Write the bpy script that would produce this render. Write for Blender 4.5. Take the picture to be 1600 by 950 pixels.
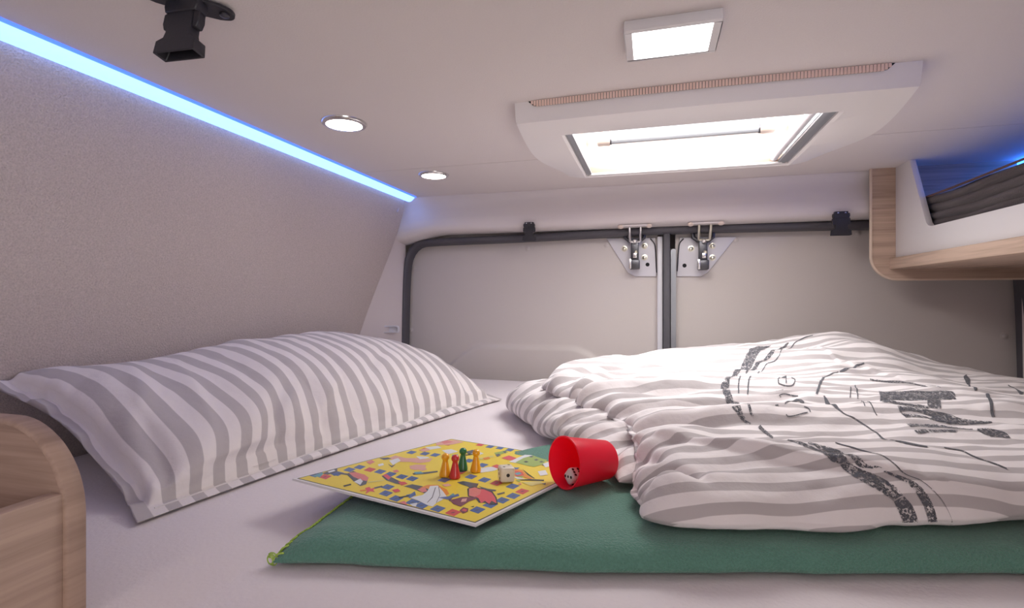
import bpy, bmesh, math, random
import numpy as np
from mathutils import Vector, Matrix, Euler
PI = math.pi
C = bpy.context.scene.collection
for o in list(bpy.data.objects): bpy.data.objects.remove(o)
sc = bpy.context.scene
rnd = random.Random(5)

# ------------------------------------------------------------------ camera, world, light, exposure
# metres; the camera is at the origin, +Y runs to the rear doors, the sheet lies at z = -0.231
cd = bpy.data.cameras.new('camera'); cam = bpy.data.objects.new('camera', cd); C.objects.link(cam)
cam.location = (0, 0, 0); cam.rotation_euler = (PI/2, 0, math.radians(15.4))
cd.sensor_fit = 'HORIZONTAL'; cd.sensor_width = 36; cd.lens = 18.0; cd.shift_y = -0.005
cd.clip_start = .01; cd.clip_end = 100
sc.camera = cam

world = bpy.data.worlds.new('overcast_sky'); sc.world = world; world.use_nodes = True
bg = world.node_tree.nodes['Background']; bg.inputs[0].default_value = (1, .985, .97, 1); bg.inputs[1].default_value = 3.2

def area(name, loc, rot, sx, sy, power, color, shape='RECTANGLE', spread=PI):
    l = bpy.data.lights.new(name, 'AREA'); l.shape = shape; l.size = sx; l.size_y = sy
    l.energy = power; l.color = color; l.spread = spread
    o = bpy.data.objects.new(name, l); o.location = loc; o.rotation_euler = rot; C.objects.link(o); return o
# daylight that falls through the roof hatch
area('hatch_daylight', (.06, 1.01, .345), (0, 0, 0), .39, .30, 4.3, (1, .985, .975))
# unseen fill lights added under the cabin ceiling, behind the camera
for lx, ly in ((-.35, -.25), (.40, -.25), (-.35, -.95), (.40, -.95)):
    area('cabin_fill', (lx, ly, .295), (0, 0, 0), .16, .16, .50, (1, .84, .79))
# unseen fill light added at an assumed side door opening, behind the camera
area('side_fill', (.83, -.95, -.20), (0, math.radians(90), 0), .9, .8, 1.5, (1, .92, .91))
sc.view_settings.view_transform = 'Standard'; sc.view_settings.look = 'None'
sc.view_settings.exposure = 0.0; sc.view_settings.gamma = 1.0; sc.view_settings.use_curve_mapping = False

# ------------------------------------------------------------------ materials
def nodes(m): return m.node_tree.nodes, m.node_tree.links
def mat(name, col, rough=.6, metal=0, bump=None, spec=.5, emit=None, es=0, alpha=None, trans=0, sheen=0, coat=0):
    m = bpy.data.materials.new(name); m.use_nodes = True; N, L = nodes(m); b = N['Principled BSDF']
    b.inputs['Base Color'].default_value = (*col, 1); b.inputs['Roughness'].default_value = rough
    b.inputs['Metallic'].default_value = metal; b.inputs['Specular IOR Level'].default_value = spec
    b.inputs['Transmission Weight'].default_value = trans; b.inputs['Sheen Weight'].default_value = sheen
    b.inputs['Coat Weight'].default_value = coat
    if emit: b.inputs['Emission Color'].default_value = (*emit, 1); b.inputs['Emission Strength'].default_value = es
    tc = N.new('ShaderNodeTexCoord')
    n = N.new('ShaderNodeTexNoise'); L.new(tc.outputs['Object'], n.inputs['Vector'])
    sc_, st, cv = bump if bump else (60, .02, .02)
    n.inputs['Scale'].default_value = sc_; n.inputs['Detail'].default_value = 3
    bp = N.new('ShaderNodeBump'); bp.inputs['Strength'].default_value = st; bp.inputs['Distance'].default_value = .002
    L.new(n.outputs['Fac'], bp.inputs['Height']); L.new(bp.outputs['Normal'], b.inputs['Normal'])
    if cv and not emit:
        mr = N.new('ShaderNodeMapRange'); mr.inputs['To Min'].default_value = 1-cv; mr.inputs['To Max'].default_value = 1+cv
        L.new(n.outputs['Fac'], mr.inputs['Value']); mx = N.new('ShaderNodeVectorMath'); mx.operation = 'SCALE'
        mx.inputs[0].default_value = col; L.new(mr.outputs[0], mx.inputs['Scale']); L.new(mx.outputs[0], b.inputs['Base Color'])
    return m
def wood(name, c1, c2, axis, rough=.55, sc_=1.0):
    """fine straight grain along one axis"""
    m = bpy.data.materials.new(name); m.use_nodes = True; N, L = nodes(m); b = N['Principled BSDF']
    b.inputs['Roughness'].default_value = rough; b.inputs['Specular IOR Level'].default_value = .3
    tc = N.new('ShaderNodeTexCoord'); mp = N.new('ShaderNodeMapping'); L.new(tc.outputs['Object'], mp.inputs[0])
    s = [70*sc_, 70*sc_, 70*sc_]; s[axis] = 4.0*sc_; mp.inputs['Scale'].default_value = s
    n = N.new('ShaderNodeTexNoise'); n.inputs['Scale'].default_value = 1.0; n.inputs['Detail'].default_value = 5; n.inputs['Distortion'].default_value = .6
    L.new(mp.outputs[0], n.inputs['Vector'])
    mp2 = N.new('ShaderNodeMapping'); s2 = [300*sc_]*3; s2[axis] = 9*sc_; mp2.inputs['Scale'].default_value = s2; L.new(tc.outputs['Object'], mp2.inputs[0])
    n2 = N.new('ShaderNodeTexNoise'); n2.inputs['Scale'].default_value = 1; n2.inputs['Detail'].default_value = 2; L.new(mp2.outputs[0], n2.inputs['Vector'])
    ad = N.new('ShaderNodeMath'); ad.operation = 'MULTIPLY_ADD'; ad.inputs[1].default_value = .45; L.new(n2.outputs['Fac'], ad.inputs[0]); L.new(n.outputs['Fac'], ad.inputs[2])
    r = N.new('ShaderNodeValToRGB'); r.color_ramp.elements[0].position = .5; r.color_ramp.elements[0].color = (*c2, 1)
    r.color_ramp.elements[1].position = .85; r.color_ramp.elements[1].color = (*c1, 1)
    L.new(ad.outputs[0], r.inputs[0]); L.new(r.outputs[0], b.inputs['Base Color'])
    bp = N.new('ShaderNodeBump'); bp.inputs['Strength'].default_value = .15; bp.inputs['Distance'].default_value = .0005
    L.new(ad.outputs[0], bp.inputs['Height']); L.new(bp.outputs[0], b.inputs['Normal'])
    return m
def striped(name, white, grey, duty=.5, bumpscale=900):
    """woven stripes; the UV's x counts stripes"""
    m = bpy.data.materials.new(name); m.use_nodes = True; N, L = nodes(m); b = N['Principled BSDF']
    b.inputs['Roughness'].default_value = .85; b.inputs['Specular IOR Level'].default_value = .2; b.inputs['Sheen Weight'].default_value = .15
    uv = N.new('ShaderNodeUVMap'); sp = N.new('ShaderNodeSeparateXYZ'); L.new(uv.outputs[0], sp.inputs[0])
    fr = N.new('ShaderNodeMath'); fr.operation = 'FRACT'; L.new(sp.outputs[0], fr.inputs[0])
    r = N.new('ShaderNodeValToRGB'); cr = r.color_ramp; e = .025
    cr.elements[0].position = 0; cr.elements[0].color = (*grey, 1); cr.elements[1].position = duty-e; cr.elements[1].color = (*grey, 1)
    for p, c in ((duty, white), (1-e, white), (1, grey)):
        k = cr.elements.new(p); k.color = (*c, 1)
    L.new(fr.outputs[0], r.inputs[0]); L.new(r.outputs[0], b.inputs['Base Color'])
    tc = N.new('ShaderNodeTexCoord'); n = N.new('ShaderNodeTexNoise'); n.inputs['Scale'].default_value = bumpscale; L.new(tc.outputs['Object'], n.inputs['Vector'])
    n2 = N.new('ShaderNodeTexNoise'); n2.inputs['Scale'].default_value = 55; n2.inputs['Detail'].default_value = 4; L.new(tc.outputs['Object'], n2.inputs['Vector'])
    bp = N.new('ShaderNodeBump'); bp.inputs['Strength'].default_value = .15; bp.inputs['Distance'].default_value = .0006; L.new(n.outputs['Fac'], bp.inputs['Height'])
    b2 = N.new('ShaderNodeBump'); b2.inputs['Strength'].default_value = .35; b2.inputs['Distance'].default_value = .004; L.new(n2.outputs['Fac'], b2.inputs['Height'])
    L.new(bp.outputs[0], b2.inputs['Normal']); L.new(b2.outputs[0], b.inputs['Normal'])
    return m
def printink(name, col, thresh, scale):
    """worn stamp ink: broken up by noise"""
    m = bpy.data.materials.new(name); m.use_nodes = True; N, L = nodes(m); b = N['Principled BSDF']
    b.inputs['Base Color'].default_value = (*col, 1); b.inputs['Roughness'].default_value = .8; b.inputs['Specular IOR Level'].default_value = .2
    tc = N.new('ShaderNodeTexCoord'); n = N.new('ShaderNodeTexNoise'); n.inputs['Scale'].default_value = scale; n.inputs['Detail'].default_value = 3; n.inputs['Roughness'].default_value = .65
    n.inputs['Distortion'].default_value = 1.2
    L.new(tc.outputs['Object'], n.inputs['Vector'])
    r = N.new('ShaderNodeMapRange'); r.inputs['From Min'].default_value = thresh-.03; r.inputs['From Max'].default_value = thresh+.03
    L.new(n.outputs['Fac'], r.inputs['Value']); L.new(r.outputs[0], b.inputs['Alpha'])
    return m
M = dict(
  wallfab=mat('wall_felt', (.60,.515,.49), .95, bump=(430, 1.0, .30), spec=.15),
  ceil=mat('ceiling_felt', (.80,.735,.715), .9, bump=(500, .25, .03), spec=.2),
  trim=mat('trim_plastic', (.74,.68,.67), .55, bump=(700, .08, .01)),
  pillar=mat('pillar_plastic', (.68,.60,.59), .55, bump=(700, .08, .01)),
  doorp=mat('door_panel', (.64,.585,.555), .5, bump=(500, .10, .01)),
  seal=mat('rubber_seal', (.085,.080,.092), .55, bump=(200, .1, .05)),
  white=mat('white_plastic', (.78,.75,.75), .35, bump=(600, .03, .01)),
  hatch=mat('hatch_plastic', (.90,.86,.85), .4, bump=(600, .03, .01)),
  warmwhite=mat('warm_white_plastic', (.80,.66,.58), .4),
  vent=mat('vent_mesh', (.95,.72,.62), .6),
  black=mat('black_plastic', (.028,.026,.033), .45, bump=(300, .1, .05)),
  hole=mat('dark_opening', (.01,.01,.012), .8),
  chrome=mat('chrome', (.75,.74,.74), .22, 1, bump=(300, .05, 0)),
  bracket=mat('bracket_plastic', (.52,.43,.38), .5),
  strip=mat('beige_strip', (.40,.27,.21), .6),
  brass=mat('passivated_steel', (.74,.71,.60), .3, 1, bump=(300, .05, 0)),
  darkmetal=mat('dark_steel', (.10,.10,.11), .35, .9),
  alu=mat('aluminium', (.38,.40,.43), .38, .6, bump=(300, .03, .02)),
  plate=mat('latch_plate', (.72,.70,.74), .35, bump=(600, .03, .01)),
  frame_white=mat('door_frame_paint', (.66,.65,.69), .3),
  sheet=mat('sheet', (.76,.69,.705), .9, bump=(260, .30, .02), spec=.15, sheen=.2),
  bedbase=mat('bed_base', (.3,.27,.25), .8),
  floor=mat('floor_vinyl', (.20,.17,.15), .6, bump=(30, .1, .1)),
  blanket=mat('green_fleece', (.125,.275,.215), .95, bump=(520, 1.0, .22), spec=.1, sheen=.25),
  stitch=mat('lime_yarn', (.42,.60,.10), .8),
  cup=mat('red_plastic', (1.0,.025,.075), .38, spec=.4, bump=(40, .02, .01)),
  die=mat('ivory_plastic', (.80,.73,.60), .3, bump=(100, .02, .01), coat=.3),
  diew=mat('white_die_plastic', (.80,.74,.72), .35),
  pip=mat('black_pip', (.015,.012,.012), .5),
  p_yel=mat('yellow_lacquer', (.92,.42,.015), .25, bump=(90, .04, .06), coat=.4),
  p_red=mat('red_lacquer', (.62,.03,.03), .25, bump=(90, .04, .06), coat=.4),
  p_grn=mat('green_lacquer', (.02,.17,.06), .25, bump=(90, .04, .06), coat=.4),
  lamp=mat('lamp_diffuser', (.9,.85,.8), .5, emit=(1,.88,.78), es=14.0),
  lampsq=mat('square_lamp_diffuser', (.9,.9,.9), .5, emit=(1,.97,.96), es=5.0),
  led=mat('blue_led', (.3,.5,.9), .4, emit=(.20,.38,1), es=2.6),
  ledglow=mat('blue_led_glow', (.1,.2,.8), .5, emit=(.06,.16,1), es=1.6),
  ledb=mat('deep_blue_led', (.1,.3,.9), .4, emit=(.03,.18,1), es=9.0),
  net=mat('brown_elastic_net', (.075,.055,.055), .75, bump=(600, .8, .35), sheen=.3),
  cord=mat('brown_cord', (.14,.07,.05), .8),
  stripe_p=striped('pillow_cotton', (.80,.735,.73), (.50,.45,.455)),
  stripe_d=striped('duvet_cotton', (.82,.765,.76), (.50,.455,.455), .46),
  ink=printink('worn_ink', (.11,.11,.125), .47, 330),
  ink2=printink('solid_ink', (.13,.13,.145), .36, 260),
)
def translucent(m, col, f):
    N, L = nodes(m); b = N['Principled BSDF']; t = N.new('ShaderNodeBsdfTranslucent'); t.inputs[0].default_value = (*col, 1)
    x = N.new('ShaderNodeMixShader'); x.inputs[0].default_value = f; L.new(b.outputs[0], x.inputs[1]); L.new(t.outputs[0], x.inputs[2])
    L.new(x.outputs[0], N['Material Output'].inputs[0])
translucent(M['cup'], (1, .03, .09), .45)
M['wood_y'] = wood('light_oak_y', (.62,.46,.36), (.42,.30,.225), 1)
M['wood_x'] = wood('light_oak_x', (.60,.44,.345), (.40,.285,.215), 0)
M['wood_box_x'] = wood('shaded_oak_x', (.40,.275,.215), (.26,.17,.13), 0)  # oak darkened for the box: the shadow it stands in is put into the colour
M['wood_box_y'] = wood('shaded_oak_y', (.50,.36,.285), (.36,.25,.195), 1)
M['wood_box_z'] = wood('shaded_oak_edge', (.42,.29,.225), (.30,.20,.155), 1)
M['wood_edge'] = mat('oak_edge_band', (.70,.55,.44), .45, bump=(60, .05, .05))
glass = bpy.data.materials.new('acrylic_pane'); glass.use_nodes = True
N_, L_ = nodes(glass); N_.remove(N_['Principled BSDF'])
g_ = N_.new('ShaderNodeBsdfGlass'); g_.inputs['IOR'].default_value = 1.02; g_.inputs['Roughness'].default_value = .25; g_.inputs['Color'].default_value = (.97,.98,1,1)
L_.new(g_.outputs[0], N_['Material Output'].inputs[0]); M['glass'] = glass

# ------------------------------------------------------------------ builders
def empty(name, loc, label=None, cat=None, group=None, kind=None):
    o = bpy.data.objects.new(name, None); o.location = loc; o.empty_display_size = .02; C.objects.link(o)
    tag(o, label, cat, group, kind); return o
def tag(o, label=None, cat=None, group=None, kind=None):
    for k, v in (('label', label), ('category', cat), ('group', group), ('kind', kind)):
        if v: o[k] = v
    return o
def origin(p):
    v = Vector((0, 0, 0))
    while p is not None: v += p.location; p = p.parent
    return v
class MB:
    """collects shapes in world metres, then links them as ONE mesh object"""
    def __init__(s): s.v = []; s.f = []; s.m = []; s.uv = None
    def add(s, V, F, mi=0):
        n = len(s.v); s.v += [tuple(map(float, p)) for p in V]; s.f += [tuple(n+i for i in f) for f in F]; s.m += [mi]*len(F); return s
    def box(s, a, b, mi=0):
        (x0,y0,z0),(x1,y1,z1) = a, b
        V = [(x0,y0,z0),(x1,y0,z0),(x1,y1,z0),(x0,y1,z0),(x0,y0,z1),(x1,y0,z1),(x1,y1,z1),(x0,y1,z1)]
        return s.add(V, [(0,3,2,1),(4,5,6,7),(0,1,5,4),(1,2,6,5),(2,3,7,6),(3,0,4,7)], mi)
    def prism(s, poly, lo, hi, fn, mi=0):
        """poly 2-D, extruded lo..hi, fn(a,b,t) -> xyz"""
        n = len(poly); V = [fn(a, b, lo) for a, b in poly]+[fn(a, b, hi) for a, b in poly]
        F = [tuple(range(n))[::-1], tuple(range(n, 2*n))]+[(i, (i+1) % n, n+(i+1) % n, n+i) for i in range(n)]
        return s.add(V, F, mi)
    def tube(s, pts, r, k=8, cap=True, mi=0):
        pts = [Vector(p) for p in pts]; rr = r if isinstance(r, (list, tuple)) else [r]*len(pts)
        V = []; up = None
        for i, p in enumerate(pts):
            t = (pts[min(i+1, len(pts)-1)]-pts[max(i-1, 0)]).normalized()
            if up is None: up = t.orthogonal().normalized()
            up = (up-t*up.dot(t)).normalized(); sd = t.cross(up)
            V += [p+(up*math.cos(2*PI*j/k)+sd*math.sin(2*PI*j/k))*rr[i] for j in range(k)]
        F = [(i*k+j, i*k+(j+1) % k, (i+1)*k+(j+1) % k, (i+1)*k+j) for i in range(len(pts)-1) for j in range(k)]
        if cap: F += [tuple(range(k))[::-1], tuple((len(pts)-1)*k+j for j in range(k))]
        return s.add(V, F, mi)
    def lathe(s, prof, base, axis=(0,0,1), k=32, mi=0, close=True):
        """prof = (radius, height) pairs along axis from base"""
        ax = Vector(axis).normalized(); u = ax.orthogonal().normalized(); w = ax.cross(u); b = Vector(base); V = []
        for r, h in prof: V += [b+ax*h+(u*math.cos(2*PI*j/k)+w*math.sin(2*PI*j/k))*r for j in range(k)]
        F = [(i*k+j, i*k+(j+1) % k, (i+1)*k+(j+1) % k, (i+1)*k+j) for i in range(len(prof)-1) for j in range(k)]
        if close: F += [tuple(range(k))[::-1], tuple((len(prof)-1)*k+j for j in range(k))]
        return s.add(V, F, mi)
    def grid(s, P, mi=0, flip=False):
        a, b = P.shape[:2]; V = P.reshape(-1, 3)
        F = [(i*b+j, (i+1)*b+j, (i+1)*b+j+1, i*b+j+1) for i in range(a-1) for j in range(b-1)]
        if flip: F = [f[::-1] for f in F]
        return s.add(V, F, mi)
    def build(s, name, m, parent=None, smooth=False, bevel=0, seg=2, angle=35, **tg):
        me = bpy.data.meshes.new(name); o_ = origin(parent)
        me.from_pydata([(x-o_.x, y-o_.y, z-o_.z) for x, y, z in s.v], [], s.f); me.update()
        for mm in (m if isinstance(m, (list, tuple)) else [m]): me.materials.append(M[mm] if isinstance(mm, str) else mm)
        me.polygons.foreach_set('material_index', s.m)
        bm = bmesh.new(); bm.from_mesh(me)
        if s.uv is None: bmesh.ops.remove_doubles(bm, verts=bm.verts, dist=1e-6); bmesh.ops.recalc_face_normals(bm, faces=bm.faces)
        if bevel:
            ed = [e for e in bm.edges if len(e.link_faces) == 2 and e.calc_face_angle(0) > math.radians(30)]
            bmesh.ops.bevel(bm, geom=ed, offset=bevel, segments=seg, profile=.5, affect='EDGES', clamp_overlap=True)
        bm.to_mesh(me); bm.free()
        if s.uv is not None:
            uvl = me.uv_layers.new(name='UVMap'); li = np.empty(len(me.loops), int); me.loops.foreach_get('vertex_index', li)
            uvl.data.foreach_set('uv', np.asarray(s.uv)[li].astype(np.float32).ravel())
        if smooth or bevel:
            me.polygons.foreach_set('use_smooth', [True]*len(me.polygons))
            if angle:
                try: me.set_sharp_from_angle(angle=math.radians(angle))
                except Exception: pass
        ob = bpy.data.objects.new(name, me); C.objects.link(ob)
        if parent is not None: ob.parent = parent
        tag(ob, tg.get('label'), tg.get('cat'), tg.get('group'), tg.get('kind')); return ob
def obj_copy(o, parent, loc):
    c = o.copy(); C.objects.link(c); c.parent = parent; c.location = loc; return c
def rrect(x0, y0, x1, y1, r, n=5):
    out = []
    for cx, cy, a in ((x1-r, y1-r, 0), (x0+r, y1-r, 90), (x0+r, y0+r, 180), (x1-r, y0+r, 270)):
        out += [(cx+r*math.cos(math.radians(a+90*i/n)), cy+r*math.sin(math.radians(a+90*i/n))) for i in range(n+1)]
    return out
XY = lambda a, b, t: (a, b, t)
XZ = lambda a, b, t: (a, t, b)
YZ = lambda a, b, t: (t, a, b)

# ---------- cloth surfaces as functions of (u, v) ----------
BED = -0.231
def smooth(a, b, x):
    t = np.clip((x-a)/(b-a), 0, 1); return t*t*(3-2*t)
def spline(pts, n):
    """Catmull-Rom through pts, n samples by arc length"""
    P = np.array(pts, float); P = np.vstack([2*P[0]-P[1], P, 2*P[-1]-P[-2]])
    out = []
    for i in range(1, len(P)-2):
        t = np.linspace(0, 1, 40, endpoint=False)[:, None]
        a, b, c, d = P[i-1], P[i], P[i+1], P[i+2]
        out.append(.5*((2*b)+(-a+c)*t+(2*a-5*b+4*c-d)*t*t+(-a+3*b-3*c+d)*t**3))
    out = np.vstack(out+[P[-2][None]])
    s = np.r_[0, np.cumsum(np.linalg.norm(np.diff(out, axis=0), axis=1))]
    q = np.linspace(0, s[-1], n)
    return np.stack([np.interp(q, s, out[:, k]) for k in range(out.shape[1])], 1)
_rs = np.random.RandomState(7)
_LAT = _rs.rand(64, 64)*2-1
def vnoise(x, y):
    """periodic smooth value noise"""
    xi = np.floor(x).astype(int); yi = np.floor(y).astype(int)
    fx = x-xi; fy = y-yi
    fx = fx*fx*fx*(fx*(fx*6-15)+10); fy = fy*fy*fy*(fy*(fy*6-15)+10)
    g = lambda i, j: _LAT[i % 64, j % 64]
    return (g(xi, yi)*(1-fx)+g(xi+1, yi)*fx)*(1-fy)+(g(xi, yi+1)*(1-fx)+g(xi+1, yi+1)*fx)*fy
def crease(x, y, pts, amp, w, skew=0.0):
    """a raised (or sunk) soft line through pts, fading at both ends"""
    pts = spline(pts, 24); best = np.full(x.shape, 9.); tt = np.zeros(x.shape); sg = np.zeros(x.shape)
    for i in range(len(pts)-1):
        a = pts[i]; d = pts[i+1]-a; L = d@d
        t = np.clip(((x-a[0])*d[0]+(y-a[1])*d[1])/L, 0, 1)
        dx = x-a[0]-t*d[0]; dy = y-a[1]-t*d[1]; r = np.hypot(dx, dy)
        m = r < best; best = np.where(m, r, best); tt = np.where(m, (i+t)/(len(pts)-1), tt)
        sg = np.where(m, np.sign(d[0]*dy-d[1]*dx), sg)
    f = np.sin(np.pi*np.clip(tt, .02, .98))**.5
    ww = w*(1+skew*sg)
    return amp*f*np.exp(-(best/ww)**2)
def band(e, w):
    """edge rounding: returns planar remap and height factor of an edge distance e in 0..1"""
    t = np.clip(e/w, 0, 1)*np.pi/2
    return np.where(e < w, w*(1-np.cos(t)), e), np.sin(t)
def edgemap(u, w0, w1):
    a, ha = band(u, w0); b, hb = band(1-u, w1)
    return np.where(u < .5, a, 1-b), np.where(u < .5, ha, hb)
def coons(F, B, L, R, u, v):
    """F,B curves along u at v=0/1; L,R curves along v at u=0/1"""
    def ev(C, t):
        s = np.linspace(0, 1, len(C)); return np.stack([np.interp(t, s, C[:, k]) for k in range(2)], -1)
    U = u[..., None]; V = v[..., None]
    return ((1-V)*ev(F, u)+V*ev(B, u)+(1-U)*ev(L, v)+U*ev(R, v)
            -((1-U)*(1-V)*F[0]+U*(1-V)*F[-1]+(1-U)*V*B[0]+U*V*B[-1]))
def gnormal(P):
    du = np.gradient(P, axis=0); dv = np.gradient(P, axis=1)
    n = np.cross(du, dv); return n/np.maximum(np.linalg.norm(n, axis=-1, keepdims=True), 1e-12)

# --- duvet, upper layer ---
DV_H = np.array([(-.02,.49,-.168),(-.014,.577,-.158),(.1,.52,-.163),(.33,.60,-.160),(.384,.675,-.158),(.559,.98,-.150),
  (.63,1.10,-.152),(.565,1.09,-.144),(.55,1.19,-.128),(.48,1.24,-.098),(.39,1.24,-.066),(.256,1.23,-.098),(.094,1.19,-.108),
  (-.077,1.07,-.120),(-.172,.94,-.126),(.14,.713,-.138),(-.017,.70,-.142),(.311,.79,-.142),(.2,.95,-.128),(.05,.9,-.124),
  (-.10,.84,-.132),(.4,1.0,-.126),(.7,.9,-.155),(.6,.72,-.158),(.75,1.15,-.16),(.1,.62,-.150),(.25,.64,-.152),(.30,1.12,-.106)])
def dv_top(x, y):
    w = np.exp(-((x[..., None]-DV_H[:, 0])**2+(y[..., None]-DV_H[:, 1])**2)/(2*.06**2))+1e-9
    return (w*DV_H[:, 2]).sum(-1)/w.sum(-1)
DV_F = spline([(-.024,.460),(.04,.473),(.10,.483),(.20,.513),(.331,.562),(.60,.640),(.78,.70)], 80)
DV_L = spline([(-.024,.460),(-.026,.53),(-.022,.60),(-.040,.68),(-.117,.800),(-.190,.905),(-.165,1.0)], 80)
DV_B = spline([(-.165,1.0),(-.09,1.12),(.02,1.22),(.15,1.285),(.30,1.33),(.41,1.34),(.54,1.29),(.66,1.22),(.78,1.18)], 80)
DV_R = spline([(.78,.71),(.79,.95),(.78,1.18)], 80)
def duvet_upper(u, v, side=1):
    """side 1 = top sheet, -1 = underside"""
    up, hu = edgemap(u, .07, .05); vp, hv = edgemap(v, .065, .10)
    p = coons(DV_F, DV_B, DV_L, DV_R, up, vp); x, y = p[..., 0], p[..., 1]
    k = np.exp(-(u/.07)**2-(v/.07)**2); x = x+.016*k; y = y+.014*k
    # small scallops of the outline (gathered hem)
    fr = np.exp(-(v/.10)**2); lf = np.exp(-(u/.10)**2)
    x = x+lf*(.007*vnoise(v*13+3, u*2+1)+.003*vnoise(v*34, u*2+8)); y = y-fr*.005*vnoise(u*14+5, v*2+4)-fr*.002*vnoise(u*40, 3+v)
    h = hu*hv; zb = BED+.024+.036*smooth(.14, .32, v)*(1-smooth(.25, .5, u)); zt = dv_top(x, y)
    zm = zb+.24*(zt-zb)
    if side < 0:
        z = zm-(zm-zb-.001)*h**.8
        return np.stack([x, y, z], -1)
    z = zm+(zt-zm)*h
    P = np.stack([x, y, z], -1)
    n = gnormal(P) if P.ndim == 3 and min(P.shape[:2]) > 2 else None
    d = 0*x
    # long soft ridges, running back right from the front left corner
    q = x*.9+y*.25; r = -x*.35+y*.94
    amt = smooth(0, .05, h)
    d += .0062*vnoise(q*7+2+1.2*vnoise(q*5, r*5), r*16+5)*amt
    d += .0034*vnoise(q*16+9, r*36+7+vnoise(q*9, r*9))*amt
    d += .0011*vnoise(q*50+9, r*70+7)*amt
    # gathers square to the left fold
    g = np.exp(-(u/.26)**2)*smooth(.10, .3, v)*(1-smooth(.85, 1, v))
    ph = v*62+2.6*vnoise(v*9+4, u*7)
    d += .0125*g*(np.abs(np.sin((ph+u*9)/2))-.62)*smooth(0, .035, u)+.0028*g*np.sin(ph*1.9+u*20)
    for pts, a, w, sk in [
        ([(-.015,.625),(.03,.60),(.08,.575),(.15,.55),(.24,.548)], .010, .012, .6),
        ([(-.012,.640),(.08,.66),(.2,.655),(.32,.64)], -.006, .020, 0),
        ([(-.02,.69),(.05,.76),(.16,.80),(.30,.83)], .006, .018, .3),
        ([(-.10,.83),(.0,.90),(.12,.95),(.22,.96)], .006, .022, 0),
        ([(-.03,.535),(.005,.530),(.03,.515),(.045,.50)], -.016, .008, 0),
        ([(.0,.49),(.012,.50),(.028,.495)], .006, .010, 0),
        ([(-.03,.60),(-.01,.575),(.01,.545)], -.010, .010, 0),
        ([(.02,.50),(.06,.53),(.14,.55)], -.005, .010, .4),
        ([(.10,.90),(.20,.87),(.30,.89)], .005, .016, 0),
        ([(.14,.80),(.22,.78),(.31,.80)], -.004, .014, 0),
        ([(.30,1.18),(.34,1.05),(.42,.93)], .003, .010, .6),
        ([(.25,.92),(.36,.90),(.46,.95)], -.005, .020, 0),
        ([(.40,.80),(.50,.86),(.62,.92)], .005, .020, .4),
        ([(-.15,.93),(-.06,.97),(.05,1.0)], -.005, .016, 0)]:
        d += crease(x, y, pts, a, w, sk)*amt
    if n is not None: P = P+n*d[..., None]
    else: P[..., 2] += d
    return P
# --- duvet, the lower layer peeping out at the left ---
LV_F = spline([(-.035,.565),(.06,.60),(.2,.66)], 40)
LV_L = spline([(-.035,.565),(-.075,.640),(-.150,.745),(-.200,.84),(-.285,.985),(-.245,1.06)], 60)
LV_B = spline([(-.245,1.06),(-.10,1.14),(.05,1.17)], 40)
LV_R = spline([(.2,.66),(.15,.9),(.05,1.17)], 40)
def duvet_lower(u, v, side=1):
    up, hu = edgemap(u, .16, .1); vp, hv = edgemap(v, .07, .12)
    p = coons(LV_F, LV_B, LV_L, LV_R, up, vp); x, y = p[..., 0], p[..., 1]
    lf = np.exp(-(u/.2)**2)
    x = x+lf*.005*vnoise(v*14+3, u*2+1)
    h = hu*hv; zb = BED+.002+.0215*(1-smooth(.33, .5, v)); zt = -.164-.012*smooth(.7, 1.0, v)+.010*smooth(.1, .5, u)-.02*(1-smooth(0, .3, v))
    zm = zb+.4*(zt-zb)
    if side < 0: return np.stack([x, y, zm-(zm-zb)*h**.8], -1)
    P = np.stack([x, y, zm+(zt-zm)*h], -1); n = gnormal(P)
    ph = v*44+2.5*vnoise(v*8+1, u*5)
    d = (.0105*(np.abs(np.sin((ph+u*6)/2))-.62)+.002*np.sin(ph*2.1+1))*smooth(0, .1, u)*smooth(0, .08, v)+.0012*vnoise(x*80, y*80)
    return P+n*d[..., None]
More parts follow.
